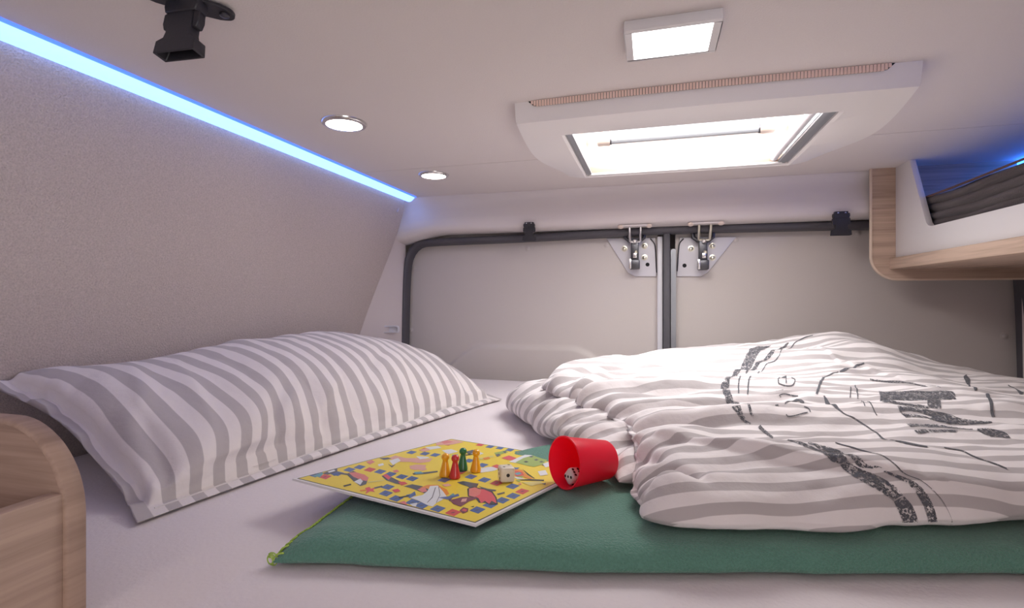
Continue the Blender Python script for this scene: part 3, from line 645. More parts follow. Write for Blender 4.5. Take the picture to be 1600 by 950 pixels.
PRINT_LINES = [[[[0.5722,0.8847],[0.5238,0.8316],[0.43,0.6713],[0.3968,0.6488],[0.34,0.5582]],[[0.571,0.8745],[0.5236,0.8282],[0.4291,0.6672],[0.3965,0.6458],[0.3397,0.5552]]],[[[0.2825,0.5088],[0.2489,0.4507],[0.2221,0.3999]],[[0.2847,0.5084],[0.2508,0.4498],[0.2241,0.3995]]],[[[0.3042,0.5145],[0.2629,0.444],[0.2336,0.3914]],[[0.3069,0.5146],[0.2648,0.4428],[0.2357,0.3907]]],[[[0.5637,0.6306],[0.5093,0.5745],[0.4823,0.5495]],[[0.5603,0.6219],[0.5022,0.5595],[0.4792,0.5423]]],[[[0.4797,0.5488],[0.4522,0.5256],[0.4345,0.5108]],[[0.4772,0.543],[0.4497,0.5196],[0.4309,0.5028]]],[[[0.4341,0.5128],[0.3828,0.4337],[0.3346,0.3582]],[[0.4314,0.5012],[0.3829,0.4277],[0.3369,0.3557]]],[[[0.3432,0.3497],[0.3278,0.3037],[0.3253,0.2554],[0.3372,0.237],[0.3436,0.2187],[0.3452,0.1793],[0.3404,0.1127],[0.3555,0.0943],[0.37,0.0911]],[[0.3461,0.3521],[0.3432,0.3304],[0.328,0.2591],[0.3392,0.2395],[0.3462,0.2221],[0.3475,0.1828],[0.3481,0.1263],[0.3635,0.1069],[0.377,0.1018]]],[[[0.4011,0.1044],[0.4185,0.0983],[0.4209,0.0762],[0.4275,0.059],[0.4359,0.047]],[[0.4049,0.1104],[0.4211,0.1021],[0.4242,0.0807],[0.4318,0.063],[0.4386,0.0491]]],[[[0.4363,0.4316],[0.3826,0.3408]],[[0.4386,0.4327],[0.384,0.3405]]],[[[0.4573,0.4549],[0.4278,0.3989],[0.393,0.337]],[[0.4598,0.4563],[0.4325,0.4035],[0.395,0.3372]]],[[[0.3921,0.3234],[0.3698,0.2719]],[[0.3958,0.3277],[0.3722,0.2739]]],[[[0.3943,0.3104],[0.3811,0.2701],[0.3741,0.2421]],[[0.4,0.3185],[0.3834,0.2721],[0.3762,0.2435]]],[[[0.2622,0.1174],[0.2832,0.0797],[0.2928,0.0424],[0.3117,0.0306],[0.3275,0.0176],[0.3374,0.0013]],[[0.2635,0.1198],[0.2854,0.0838],[0.2938,0.0432],[0.3124,0.031],[0.328,0.0179],[0.3371,0.002]]],[[[0.7602,0.742],[0.6836,0.5506],[0.5941,0.3646]],[[0.7795,0.7836],[0.7278,0.6411],[0.608,0.3828]]],[[[0.5981,0.3463],[0.5611,0.2763],[0.549,0.2497]],[[0.6133,0.3643],[0.5666,0.278],[0.5553,0.2526]]],[[[0.7721,0.6281],[0.7632,0.5786],[0.7217,0.4758]],[[0.7763,0.6368],[0.7687,0.5899],[0.7659,0.5668]]],[[[0.39,0.5518],[0.3649,0.5264],[0.3172,0.4449],[0.3173,0.4331],[0.3267,0.4284],[0.3398,0.4331],[0.3662,0.4759],[0.3952,0.5424]],[[0.373,0.5181],[0.3588,0.5125],[0.3191,0.4451],[0.3191,0.4351],[0.328,0.4311],[0.3398,0.4352],[0.3607,0.4691],[0.3783,0.5119]]],[[[0.3697,0.5134],[0.3265,0.4363]],[[0.3712,0.5134],[0.3279,0.4359]]],[[[0.2842,0.3729],[0.2828,0.3752],[0.2922,0.3733],[0.3059,0.3599]],[[0.2826,0.3725],[0.2825,0.3767],[0.293,0.3748],[0.3077,0.3631]]],[[[0.2488,0.2873],[0.2697,0.307],[0.2861,0.3199],[0.2889,0.3084]],[[0.25,0.2916],[0.2745,0.3183],[0.2924,0.3319],[0.2945,0.3185]]],[[[0.2823,0.3882],[0.2933,0.3838]],[[0.2846,0.3925],[0.2987,0.3936]]],[[[0.231,0.2812],[0.237,0.2837]],[[0.2322,0.2854],[0.2382,0.2876]]],[[[0.2393,0.2582],[0.2423,0.2543],[0.2553,0.2538],[0.2732,0.2562]],[[0.2408,0.2596],[0.243,0.256],[0.2556,0.2556],[0.2737,0.259]]],[[[0.2734,0.2736],[0.2779,0.2703],[0.2773,0.2589]],[[0.2759,0.2785],[0.2807,0.2745],[0.2794,0.2608]]],[[[0.2903,0.3372],[0.2835,0.3062]],[[0.2951,0.3446],[0.2878,0.3136]]]]
mb = MB()
for A, B in PRINT_BANDS: strip(mb, A, B, 110, 6)
mb.build('stamped_ring', 'ink', dv, smooth=True, angle=0, label='worn dark grey double ring')
mb = MB()
for A, B in PRINT_LETTERS: strip(mb, A, B, 60, 10)
mb.build('stamped_letters', 'ink', dv, smooth=True, angle=0, label='large worn dark grey letters')
mb = MB()
for A, B in PRINT_LINES: strip(mb, A, B, 60, 3)
mb.build('stamped_line', 'ink2', dv, smooth=True, angle=0, label='thin grey printed lines and small letters')

# green fleece blanket
bl = empty('blanket', (0, .55, BED), 'dark green fleece blanket with lime stitching under the board game', 'blanket')
BF = spline([(-.3155,.3716),(-.10,.412),(.295,.517),(.62,.605),(.80,.66)], 60)
BL = spline([(-.3155,.3716),(-.328,.508),(-.352,.646)], 60)
BB = spline([(-.352,.646),(-.26,.653),(-.187,.682),(-.13,.738),(0,.80),(.3,.90),(.80,1.0)], 60)
BR = spline([(.80,.66),(.80,1.0)], 20)
BTH = .0225
def blanket_top(u, v, side=1):
    up, hu = edgemap(u, .014, .02); vp, hv = edgemap(v, .055, .03)
    p = coons(BF, BB, BL, BR, up, vp); x, y = p[..., 0], p[..., 1]
    y = y+np.exp(-(v/.08)**2)*(.0025*vnoise(u*12, v)+.001*vnoise(u*40, v))
    h = hu*hv; th = BTH*(1-.45*np.exp(-((u)/.02)**2))
    if side < 0: return np.stack([x, y, BED+.0005+th*.35*(1-h)], -1)
    z = BED+.0005+th*.35+th*.65*h
    z = z+(.0019*vnoise(x*12, y*20)+.0010*vnoise(x*40+3, y*50)-.0004)*smooth(.3, 1, h)*(1-smooth(.1, .2, u))
    z = z+(.0016*np.exp(-((v-.10)/.05)**2)*(1+vnoise(u*11, v*0+3)))*smooth(.5, 1, h)
    # it is rucked up a little under the board
    bz = np.exp(-(((x+.20)/.055)**2+((y-.57)/.06)**2))
    z = z+.0035*bz
    return np.stack([x, y, z], -1)
cloth(blanket_top, 300, 260, 'blanket', 'fleece', bl, lambda u, v, P: np.stack([u, v], -1))
# blanket stitch
mb = MB(); tt = np.linspace(.02, .995, 62)
def bpt(u, v, dz=0.0):
    q = blanket_top(np.array([[u, u+1e-4], [u, u+1e-4]]), np.array([[v, v], [v+1e-4, v+1e-4]])); return Vector(q[0, 0])+Vector((0, 0, dz))
prev = None
for i, t in enumerate(tt):
    e0 = bpt(0.0001, t, .0012)+Vector((-.0012, 0, 0)); a = bpt(.0085+.002*rnd.random(), min(1, t+.004*rnd.uniform(-1, 1)), .0010)
    if prev: mb.tube([prev, (prev+e0)/2+Vector((-.0008, 0, .0006*rnd.random())), e0], .0008, 5)
    mb.tube([e0, (e0+a)/2+Vector((0, 0, .0022)), a], .0008, 5); prev = e0
c0 = bpt(0.0001, .01)
for k in range(4):
    r = .004+.0012*k; a0 = rnd.random()*6
    mb.tube([c0+Vector((-.002+r*math.cos(a0+q*.5)*.7, .001*k, .001+r*.9*math.sin(a0+q*.5)*.8)) for q in range(9)], .0006, 5)
mb.build('edge_stitching', 'stitch', bl, smooth=True, angle=0, kind='stuff')

# ================================================================== BOARD GAME
BLc, BFc, BBc = Vector((-.377,.472,-.195)), Vector((-.1477,.418,-.195)), Vector((-.293,.7187,-.210))
EU = BFc-BLc; EV = BBc-BLc; BN = EU.cross(EV).normalized()
def bp(a, b, h=0.0): return BLc+EU*a+EV*b+BN*h
gb = empty('game_board', bp(.5, .5, -.003), 'yellow printed game board lying half on the green blanket', 'game board')
mb = MB()
c = [bp(0, 0), bp(1, 0), bp(1, 1), bp(0, 1)]; lo = [p-BN*.0021 for p in c]
mb.add(c+lo, [(0, 1, 2, 3), (7, 6, 5, 4), (0, 4, 5, 1), (1, 5, 6, 2), (2, 6, 7, 3), (3, 7, 4, 0)]); mb.build('board_sheet', 'white', gb)
MB().add([bp(.03, .03, -.0032), bp(.97, .03, -.0032), bp(.97, .97, -.0032), bp(.03, .97, -.0032)]+[bp(.03, .03, -.0046), bp(.97, .03, -.0046), bp(.97, .97, -.0046), bp(.03, .97, -.0046)],
    [(0, 1, 2, 3), (7, 6, 5, 4), (0, 4, 5, 1), (1, 5, 6, 2), (2, 6, 7, 3), (3, 7, 4, 0)]).build('blue_backing', mat('blue_card', (.02,.05,.45), .5), gb, label='dark blue backing card')
PAL = dict(Y=(.86,.66,.055), K=(.035,.04,.04), B=(.075,.15,.36), R=(.66,.09,.09), W=(.74,.76,.78), P=(.72,.10,.12), M=(.20,.06,.09), O=(.80,.28,.04), G=(.34,.46,.12), D=(.10,.11,.13), S=(.74,.40,.33), T=(.12,.36,.42), N=(.70,.62,.20), E=(.72,.22,.20))
keys = list(PAL); mats_ = [mat('print_ink_'+w, PAL[k], .38, bump=(300, .02, .04), coat=.2) for k, w in zip(keys, ['yellow', 'black', 'blue', 'red', 'white', 'crimson', 'maroon', 'orange', 'green', 'slate', 'salmon', 'teal', 'ochre', 'coral'])]
mb = MB(); lay = [0]
def flat(poly, k):
    lay[0] += 1; h = .00006+.0000022*lay[0]
    mb.add([bp(a, b, h) for a, b in poly], [tuple(range(len(poly)))], keys.index(k))
bdr = .012
flat([(bdr, bdr), (1-bdr, bdr), (1-bdr, 1-bdr), (bdr, 1-bdr)], 'K')
flat([(bdr+.006, bdr+.006), (1-bdr-.006, bdr+.006), (1-bdr-.006, 1-bdr-.006), (bdr+.006, 1-bdr-.006)], 'Y')
BOARD_ART = [[[[0.018,0.066],[0.018,0.112],[0.041,0.11],[0.063,0.064]],"B"],[[[0.027,0.076],[0.02,0.091],[0.026,0.099],[0.033,0.084]],"D"],[[[0.073,0.071],[0.051,0.117],[0.104,0.115],[0.125,0.069]],"R"],[[[0.089,0.081],[0.082,0.096],[0.088,0.104],[0.095,0.089]],"M"],[[[0.074,0.131],[0.052,0.178],[0.104,0.176],[0.125,0.129]],"B"],[[[0.089,0.141],[0.083,0.157],[0.088,0.165],[0.095,0.15]],"D"],[[[0.066,0.201],[0.044,0.249],[0.095,0.247],[0.116,0.199]],"B"],[[[0.068,0.255],[0.047,0.304],[0.097,0.302],[0.117,0.253]],"B"],[[[0.141,0.251],[0.121,0.301],[0.172,0.298],[0.191,0.249]],"R"],[[[0.205,0.254],[0.185,0.304],[0.236,0.301],[0.254,0.252]],"B"],[[[0.22,0.265],[0.214,0.281],[0.22,0.29],[0.226,0.274]],"D"],[[[0.274,0.25],[0.256,0.301],[0.307,0.297],[0.323,0.247]],"B"],[[[0.29,0.261],[0.284,0.277],[0.291,0.286],[0.296,0.269]],"D"],[[[0.346,0.25],[0.329,0.3],[0.38,0.296],[0.395,0.246]],"B"],[[[0.362,0.26],[0.357,0.277],[0.364,0.285],[0.369,0.268]],"D"],[[[0.405,0.253],[0.389,0.304],[0.439,0.299],[0.454,0.248]],"B"],[[[0.42,0.263],[0.416,0.28],[0.423,0.288],[0.427,0.271]],"D"],[[[0.409,0.114],[0.393,0.162],[0.445,0.157],[0.46,0.109]],"B"],[[[0.425,0.124],[0.421,0.139],[0.429,0.147],[0.433,0.132]],"D"],[[[0.467,0.052],[0.451,0.1],[0.504,0.094],[0.518,0.047]],"B"],[[[0.483,0.062],[0.48,0.077],[0.488,0.084],[0.491,0.069]],"D"],[[[0.548,0.029],[0.534,0.077],[0.586,0.071],[0.599,0.024]],"B"],[[[0.564,0.039],[0.561,0.054],[0.57,0.061],[0.573,0.046]],"D"],[[[0.634,0.031],[0.621,0.079],[0.673,0.073],[0.685,0.025]],"B"],[[[0.65,0.041],[0.648,0.056],[0.657,0.063],[0.659,0.048]],"D"],[[[0.688,0.023],[0.676,0.071],[0.728,0.065],[0.738,0.018]],"B"],[[[0.704,0.033],[0.702,0.048],[0.712,0.054],[0.713,0.039]],"D"],[[[0.762,0.028],[0.752,0.077],[0.803,0.07],[0.812,0.022]],"B"],[[[0.778,0.038],[0.777,0.053],[0.786,0.06],[0.787,0.045]],"D"],[[[0.836,0.027],[0.827,0.077],[0.878,0.069],[0.885,0.021]],"R"],[[[0.852,0.038],[0.852,0.053],[0.861,0.059],[0.862,0.044]],"M"],[[[0.893,0.095],[0.886,0.146],[0.935,0.138],[0.941,0.087]],"B"],[[[0.909,0.105],[0.909,0.12],[0.919,0.127],[0.919,0.112]],"D"],[[[0.898,0.164],[0.892,0.217],[0.94,0.208],[0.946,0.156]],"B"],[[[0.915,0.174],[0.914,0.19],[0.924,0.197],[0.924,0.181]],"D"],[[[0.906,0.23],[0.9,0.284],[0.948,0.275],[0.953,0.222]],"B"],[[[0.923,0.241],[0.922,0.257],[0.932,0.264],[0.932,0.248]],"D"],[[[0.91,0.297],[0.905,0.352],[0.952,0.343],[0.957,0.289]],"B"],[[[0.927,0.308],[0.927,0.325],[0.936,0.332],[0.936,0.315]],"D"],[[[0.908,0.364],[0.903,0.42],[0.95,0.411],[0.954,0.355]],"R"],[[[0.925,0.375],[0.924,0.392],[0.933,0.4],[0.934,0.382]],"M"],[[[0.835,0.399],[0.828,0.456],[0.876,0.447],[0.881,0.391]],"B"],[[[0.852,0.41],[0.851,0.428],[0.859,0.436],[0.86,0.418]],"D"],[[[0.598,0.415],[0.587,0.47],[0.635,0.463],[0.645,0.409]],"B"],[[[0.614,0.425],[0.611,0.443],[0.619,0.452],[0.622,0.434]],"D"],[[[0.678,0.408],[0.669,0.464],[0.717,0.457],[0.725,0.402]],"B"],[[[0.695,0.419],[0.692,0.437],[0.7,0.446],[0.702,0.428]],"D"],[[[0.751,0.399],[0.743,0.455],[0.791,0.447],[0.798,0.392]],"R"],[[[0.768,0.41],[0.766,0.428],[0.774,0.436],[0.776,0.418]],"M"],[[[0.533,0.313],[0.52,0.366],[0.569,0.36],[0.581,0.308]],"B"],[[[0.549,0.324],[0.545,0.341],[0.553,0.35],[0.556,0.332]],"D"],[[[0.519,0.596],[0.507,0.654],[0.554,0.648],[0.564,0.592]],"B"],[[[0.411,0.626],[0.398,0.683],[0.444,0.679],[0.456,0.623]],"B"],[[[0.677,0.619],[0.668,0.678],[0.714,0.671],[0.722,0.612]],"B"],[[[0.054,0.592],[0.035,0.646],[0.081,0.645],[0.098,0.592]],"B"],[[[0.13,0.611],[0.112,0.666],[0.158,0.664],[0.175,0.61]],"B"],[[[0.192,0.62],[0.176,0.675],[0.222,0.673],[0.237,0.618]],"B"],[[[0.067,0.671],[0.049,0.726],[0.094,0.725],[0.111,0.671]],"R"],[[[0.018,0.738],[0.018,0.792],[0.018,0.793],[0.018,0.739]],"S"],[[[0.076,0.845],[0.06,0.902],[0.102,0.903],[0.118,0.846]],"R"],[[[0.236,0.936],[0.222,0.982],[0.264,0.982],[0.277,0.936]],"R"],[[[0.31,0.93],[0.296,0.982],[0.338,0.982],[0.351,0.928]],"B"],[[[0.375,0.937],[0.363,0.982],[0.404,0.982],[0.416,0.935]],"B"],[[[0.445,0.93],[0.433,0.982],[0.475,0.982],[0.486,0.927]],"B"],[[[0.525,0.931],[0.514,0.982],[0.556,0.982],[0.565,0.927]],"R"],[[[0.607,0.918],[0.598,0.98],[0.639,0.974],[0.648,0.913]],"B"],[[[0.661,0.921],[0.653,0.982],[0.694,0.977],[0.702,0.916]],"B"],[[[0.75,0.916],[0.743,0.979],[0.785,0.972],[0.791,0.91]],"B"],[[[0.824,0.919],[0.819,0.982],[0.86,0.975],[0.865,0.912]],"R"],[[[0.035,0.069],[0.018,0.129],[0.04,0.121],[0.079,0.075]],"T"],[[[0.034,0.117],[0.018,0.175],[0.018,0.208],[0.071,0.167],[0.072,0.118]],"D"],[[[0.028,0.15],[0.024,0.186],[0.047,0.176],[0.05,0.14]],"W"],[[[0.077,0.133],[0.078,0.171],[0.111,0.156],[0.112,0.12]],"B"],[[[0.13,0.168],[0.112,0.219],[0.194,0.198],[0.264,0.173],[0.325,0.112],[0.327,0.081],[0.243,0.114]],"D"],[[[0.122,0.187],[0.139,0.211],[0.205,0.205],[0.259,0.181],[0.29,0.144],[0.253,0.142],[0.188,0.158]],"E"],[[[0.253,0.109],[0.237,0.155],[0.277,0.135],[0.312,0.093]],"W"],[[[0.261,0.049],[0.265,0.084],[0.282,0.073],[0.28,0.04]],"K"],[[[0.08,0.16],[0.126,0.178],[0.156,0.161],[0.104,0.151]],"D"],[[[0.3,0.139],[0.336,0.196],[0.346,0.191],[0.319,0.13]],"N"],[[[0.363,0.073],[0.364,0.095],[0.391,0.081],[0.388,0.11],[0.411,0.074],[0.437,0.061],[0.414,0.056],[0.425,0.024],[0.396,0.055]],"P"],[[[0.366,0.045],[0.381,0.065],[0.394,0.053],[0.382,0.036]],"O"],[[[0.386,0.099],[0.394,0.135],[0.41,0.124],[0.404,0.09]],"D"],[[[0.281,0.231],[0.284,0.257],[0.346,0.237],[0.405,0.219],[0.455,0.207],[0.462,0.19],[0.419,0.184],[0.352,0.196]],"D"],[[[0.278,0.241],[0.276,0.264],[0.331,0.24],[0.352,0.207]],"P"],[[[0.407,0.209],[0.43,0.224],[0.462,0.211],[0.46,0.178]],"R"],[[[0.298,0.422],[0.314,0.446],[0.366,0.426],[0.373,0.391],[0.335,0.392]],"S"],[[[0.062,0.468],[0.051,0.524],[0.133,0.516],[0.18,0.548],[0.24,0.557],[0.243,0.59],[0.283,0.526],[0.259,0.481],[0.204,0.472],[0.158,0.442]],"S"],[[[0.104,0.435],[0.101,0.495],[0.15,0.466],[0.183,0.387]],"W"],[[[0.024,0.442],[0.05,0.476],[0.085,0.468],[0.074,0.43]],"D"],[[[0.146,0.572],[0.203,0.595],[0.232,0.583],[0.209,0.536]],"W"],[[[0.256,0.421],[0.269,0.458],[0.313,0.473],[0.348,0.428],[0.338,0.381],[0.3,0.383]],"S"],[[[0.145,0.39],[0.187,0.375],[0.184,0.402],[0.213,0.352]],"D"],[[[0.032,0.357],[0.025,0.397],[0.067,0.381],[0.085,0.335]],"E"],[[[0.115,0.355],[0.116,0.385],[0.148,0.364],[0.147,0.335]],"W"],[[[0.257,0.315],[0.258,0.341],[0.292,0.325],[0.291,0.299]],"E"],[[[0.363,0.334],[0.395,0.38],[0.428,0.428],[0.443,0.412],[0.418,0.357],[0.383,0.322]],"D"],[[[0.352,0.352],[0.373,0.378],[0.405,0.362],[0.384,0.335]],"T"],[[[0.018,0.853],[0.018,0.941],[0.057,0.975],[0.13,0.963],[0.118,0.874],[0.059,0.813]],"S"],[[[0.018,0.89],[0.018,0.945],[0.079,0.928],[0.072,0.862]],"E"],[[[0.04,0.744],[0.076,0.806],[0.125,0.783],[0.105,0.715]],"W"],[[[0.166,0.739],[0.188,0.79],[0.258,0.766],[0.252,0.693]],"W"],[[[0.277,0.694],[0.295,0.723],[0.349,0.662],[0.325,0.645]],"T"],[[[0.058,0.683],[0.073,0.729],[0.116,0.704],[0.103,0.661]],"S"],[[[0.475,0.177],[0.484,0.215],[0.539,0.218],[0.602,0.197],[0.625,0.152],[0.578,0.161],[0.518,0.174]],"D"],[[[0.547,0.192],[0.544,0.243],[0.58,0.266],[0.653,0.24],[0.701,0.202],[0.706,0.167],[0.628,0.214],[0.59,0.21]],"O"],[[[0.553,0.175],[0.56,0.211],[0.605,0.179],[0.6,0.156]],"E"],[[[0.565,0.236],[0.586,0.259],[0.657,0.213],[0.714,0.172],[0.73,0.127],[0.734,0.094],[0.752,0.055],[0.726,0.055],[0.651,0.077],[0.605,0.083],[0.623,0.133],[0.605,0.179]],"W"],[[[0.595,0.234],[0.598,0.235],[0.679,0.131],[0.705,0.076],[0.703,0.075],[0.672,0.135]],"K"],[[[0.6,0.248],[0.603,0.249],[0.682,0.17],[0.734,0.094],[0.732,0.093],[0.68,0.169]],"K"],[[[0.696,0.142],[0.719,0.175],[0.731,0.221],[0.751,0.205],[0.746,0.174],[0.745,0.145]],"B"],[[[0.74,0.151],[0.741,0.18],[0.766,0.132]],"D"],[[[0.718,0.183],[0.709,0.216],[0.739,0.197]],"T"],[[[0.569,0.098],[0.574,0.12],[0.563,0.152],[0.602,0.119],[0.61,0.078]],"B"],[[[0.562,0.065],[0.581,0.106],[0.593,0.094],[0.577,0.057]],"K"],[[[0.613,0.018],[0.616,0.046],[0.652,0.025],[0.657,0.018]],"E"],[[[0.66,0.03],[0.673,0.056],[0.7,0.022],[0.688,0.018]],"W"],[[[0.473,0.114],[0.481,0.14],[0.515,0.121],[0.509,0.098]],"P"],[[[0.622,0.338],[0.633,0.367],[0.668,0.368],[0.712,0.374],[0.74,0.327],[0.788,0.297],[0.746,0.29],[0.695,0.319],[0.654,0.326]],"D"],[[[0.735,0.345],[0.789,0.338],[0.83,0.344],[0.836,0.328],[0.801,0.305]],"D"],[[[0.718,0.292],[0.718,0.324],[0.775,0.329],[0.825,0.321],[0.89,0.265],[0.939,0.207],[0.927,0.191],[0.889,0.193],[0.869,0.18],[0.818,0.219],[0.784,0.217]],"K"],[[[0.749,0.312],[0.781,0.322],[0.833,0.306],[0.885,0.262],[0.931,0.21],[0.896,0.224],[0.911,0.189],[0.875,0.21],[0.881,0.179],[0.835,0.221],[0.808,0.232]],"P"],[[[0.724,0.296],[0.733,0.323],[0.777,0.31],[0.809,0.261],[0.813,0.225],[0.783,0.225]],"E"],[[[0.756,0.144],[0.77,0.198],[0.819,0.229],[0.832,0.21],[0.828,0.172],[0.84,0.11],[0.796,0.117]],"M"],[[[0.786,0.18],[0.797,0.197],[0.818,0.165],[0.806,0.149]],"S"],[[[0.863,0.076],[0.852,0.11],[0.877,0.109],[0.897,0.082],[0.895,0.057]],"M"],[[[0.869,0.08],[0.863,0.1],[0.882,0.096],[0.891,0.078]],"R"],[[[0.87,0.129],[0.877,0.142],[0.884,0.13]],"K"],[[[0.861,0.304],[0.872,0.341],[0.884,0.329],[0.875,0.293]],"D"],[[[0.329,0.78],[0.347,0.827],[0.396,0.809],[0.398,0.743]],"W"],[[[0.291,0.789],[0.294,0.844],[0.34,0.805],[0.339,0.753]],"D"],[[[0.511,0.406],[0.499,0.488],[0.541,0.502],[0.556,0.448],[0.55,0.395]],"R"],[[[0.507,0.48],[0.514,0.525],[0.543,0.504],[0.538,0.461]],"D"],[[[0.554,0.524],[0.578,0.608],[0.637,0.647],[0.645,0.571],[0.616,0.513]],"W"],[[[0.321,0.724],[0.358,0.783],[0.369,0.774],[0.344,0.707]],"K"],[[[0.434,0.719],[0.461,0.802],[0.483,0.784],[0.464,0.693]],"N"],[[[0.45,0.73],[0.461,0.77],[0.491,0.742],[0.483,0.705]],"O"],[[[0.432,0.851],[0.449,0.932],[0.486,0.904],[0.477,0.813]],"G"],[[[0.463,0.821],[0.463,0.854],[0.494,0.825],[0.496,0.793]],"D"],[[[0.452,0.899],[0.46,0.922],[0.491,0.873]],"D"],[[[0.529,0.783],[0.53,0.849],[0.594,0.827],[0.621,0.783],[0.579,0.77]],"P"],[[[0.606,0.742],[0.597,0.829],[0.591,0.908],[0.655,0.934],[0.712,0.907],[0.721,0.819],[0.68,0.747]],"W"],[[[0.64,0.75],[0.624,0.847],[0.633,0.919],[0.687,0.922],[0.742,0.895],[0.774,0.795],[0.763,0.731],[0.707,0.736]],"G"],[[[0.667,0.783],[0.668,0.805],[0.689,0.798],[0.687,0.777]],"D"],[[[0.689,0.844],[0.69,0.867],[0.711,0.859],[0.709,0.837]],"D"],[[[0.631,0.885],[0.632,0.908],[0.653,0.9],[0.652,0.877]],"D"],[[[0.732,0.826],[0.733,0.849],[0.753,0.841],[0.751,0.82]],"D"],[[[0.775,0.781],[0.777,0.803],[0.796,0.796],[0.794,0.775]],"D"],[[[0.767,0.806],[0.774,0.855],[0.823,0.799],[0.816,0.752]],"W"],[[[0.586,0.627],[0.586,0.67],[0.627,0.655],[0.64,0.608]],"R"],[[[0.717,0.593],[0.71,0.654],[0.748,0.653],[0.816,0.594],[0.864,0.565],[0.86,0.55],[0.808,0.565]],"O"],[[[0.743,0.571],[0.73,0.627],[0.767,0.625],[0.804,0.586],[0.789,0.552]],"R"],[[[0.749,0.588],[0.757,0.619],[0.783,0.597],[0.777,0.569]],"T"],[[[0.736,0.671],[0.81,0.615],[0.873,0.571],[0.869,0.568],[0.811,0.603]],"K"],[[[0.789,0.552],[0.808,0.576],[0.82,0.548],[0.803,0.537]],"G"],[[[0.775,0.542],[0.815,0.545],[0.841,0.537],[0.812,0.519]],"W"],[[[0.674,0.658],[0.713,0.683],[0.722,0.649],[0.699,0.634]],"B"],[[[0.821,0.674],[0.84,0.713],[0.89,0.655],[0.871,0.618]],"W"],[[[0.818,0.5],[0.855,0.547],[0.918,0.576],[0.928,0.559],[0.866,0.53]],"K"],[[[0.818,0.5],[0.826,0.528],[0.849,0.485]],"G"],[[[0.856,0.456],[0.859,0.48],[0.877,0.459]],"E"],[[[0.856,0.49],[0.916,0.552],[0.943,0.524],[0.922,0.466]],"N"],[[[0.939,0.521],[0.95,0.54],[0.963,0.514]],"D"],[[[0.593,0.275],[0.603,0.303],[0.635,0.291],[0.625,0.263]],"S"]]
for poly, k in BOARD_ART: flat(poly, k)
mb.build('printed_picture', mats_, gb, label='yellow print with blue and red squares')

def bheight(px_uv): return bp(*px_uv)
def pawn(a, b, mtl, label):
    base = bp(a, b, .0004); r = empty('pawn', base, label, 'game pawn')
    MB().lathe([(.0056, 0), (.0062, .0004), (.0063, .0018), (.0058, .0045), (.0045, .010), (.0034, .0150), (.0029, .0178), (.0032, .0186), (.0041, .0196), (.0045, .0212), (.0042, .0232), (.0030, .0249), (.0014, .0256), (.0001, .0257)],
        base, BN, 28).build('pawn_body', mtl, r, smooth=True, angle=50)
    return r
def uv_of(x, y):
    # board coordinates of a point above world (x, y)
    A = np.array([[EU.x, EV.x], [EU.y, EV.y]]); s = np.linalg.solve(A, np.array([x-BLc.x, y-BLc.y])); return float(s[0]), float(s[1])
pawn(*uv_of(-.2266, .537), 'p_yel', 'yellow pawn on the board, leftmost of the four pawns')
pawn(*uv_of(-.2139, .5350), 'p_red', 'red wooden pawn standing on the game board')
pawn(*uv_of(-.2172, .5680), 'p_grn', 'dark green wooden pawn standing behind the red one')
pawn(*uv_of(-.2004, .567), 'p_yel', 'yellow pawn right of the green pawn, nearest the ivory die')
def die(name, c, axes, mtl, label, size=.0165, rnd_=.2):
    X, Y, Z = [Vector(a).normalized() for a in axes]; c = Vector(c); h = size/2
    r = empty(name, c-Z*h, label, 'die')
    bm = bmesh.new(); bmesh.ops.create_cube(bm, size=size); bmesh.ops.bevel(bm, geom=list(bm.edges), offset=size*rnd_, segments=5, profile=.55, affect='EDGES')
    me = bpy.data.meshes.new('die_body'); R = Matrix((X, Y, Z)).transposed()
    for v in bm.verts: v.co = R@v.co+Z*h
    bm.to_mesh(me); bm.free(); me.polygons.foreach_set('use_smooth', [True]*len(me.polygons)); me.materials.append(M[mtl])
    o = bpy.data.objects.new('die_body', me); C.objects.link(o); o.parent = r
    q = .26*size
    pats = {1: [(0, 0)], 2: [(-1, -1), (1, 1)], 3: [(-1, -1), (0, 0), (1, 1)], 4: [(-1, -1), (1, 1), (1, -1), (-1, 1)], 5: [(-1, -1), (1, 1), (1, -1), (-1, 1), (0, 0)], 6: [(-1, -1), (-1, 0), (-1, 1), (1, -1), (1, 0), (1, 1)]}
    for nrm, a, b, k in ((-Y, X, Z, 1), (Y, X, Z, 6), (-X, Y, Z, 3), (X, Y, Z, 4), (Z, X, Y, 2), (-Z, X, Y, 5)):
        for i, j in pats[k]:
            p = c+nrm*(h+.00003)+(a*i+b*j)*q*(.85 if k != 1 else 1)
            MB().lathe([(.0016 if k > 1 else .0021, 0), (.0014 if k > 1 else .0019, .00012), (.0001, .00014)], p-nrm*.0001, nrm, 12).build('pip', 'pip', o)
    return r
# the die on the board
ua, ub = uv_of(-.157, .545); ang = math.radians(44)
Xd = (EU.normalized()*math.cos(ang)+BN.cross(EU.normalized())*math.sin(ang)); Yd = BN.cross(Xd)
die('die', bp(ua, ub, .0004)+BN*.00825, (Xd, Yd, BN), 'die', 'ivory die with black pips on the game board beside the pawns')

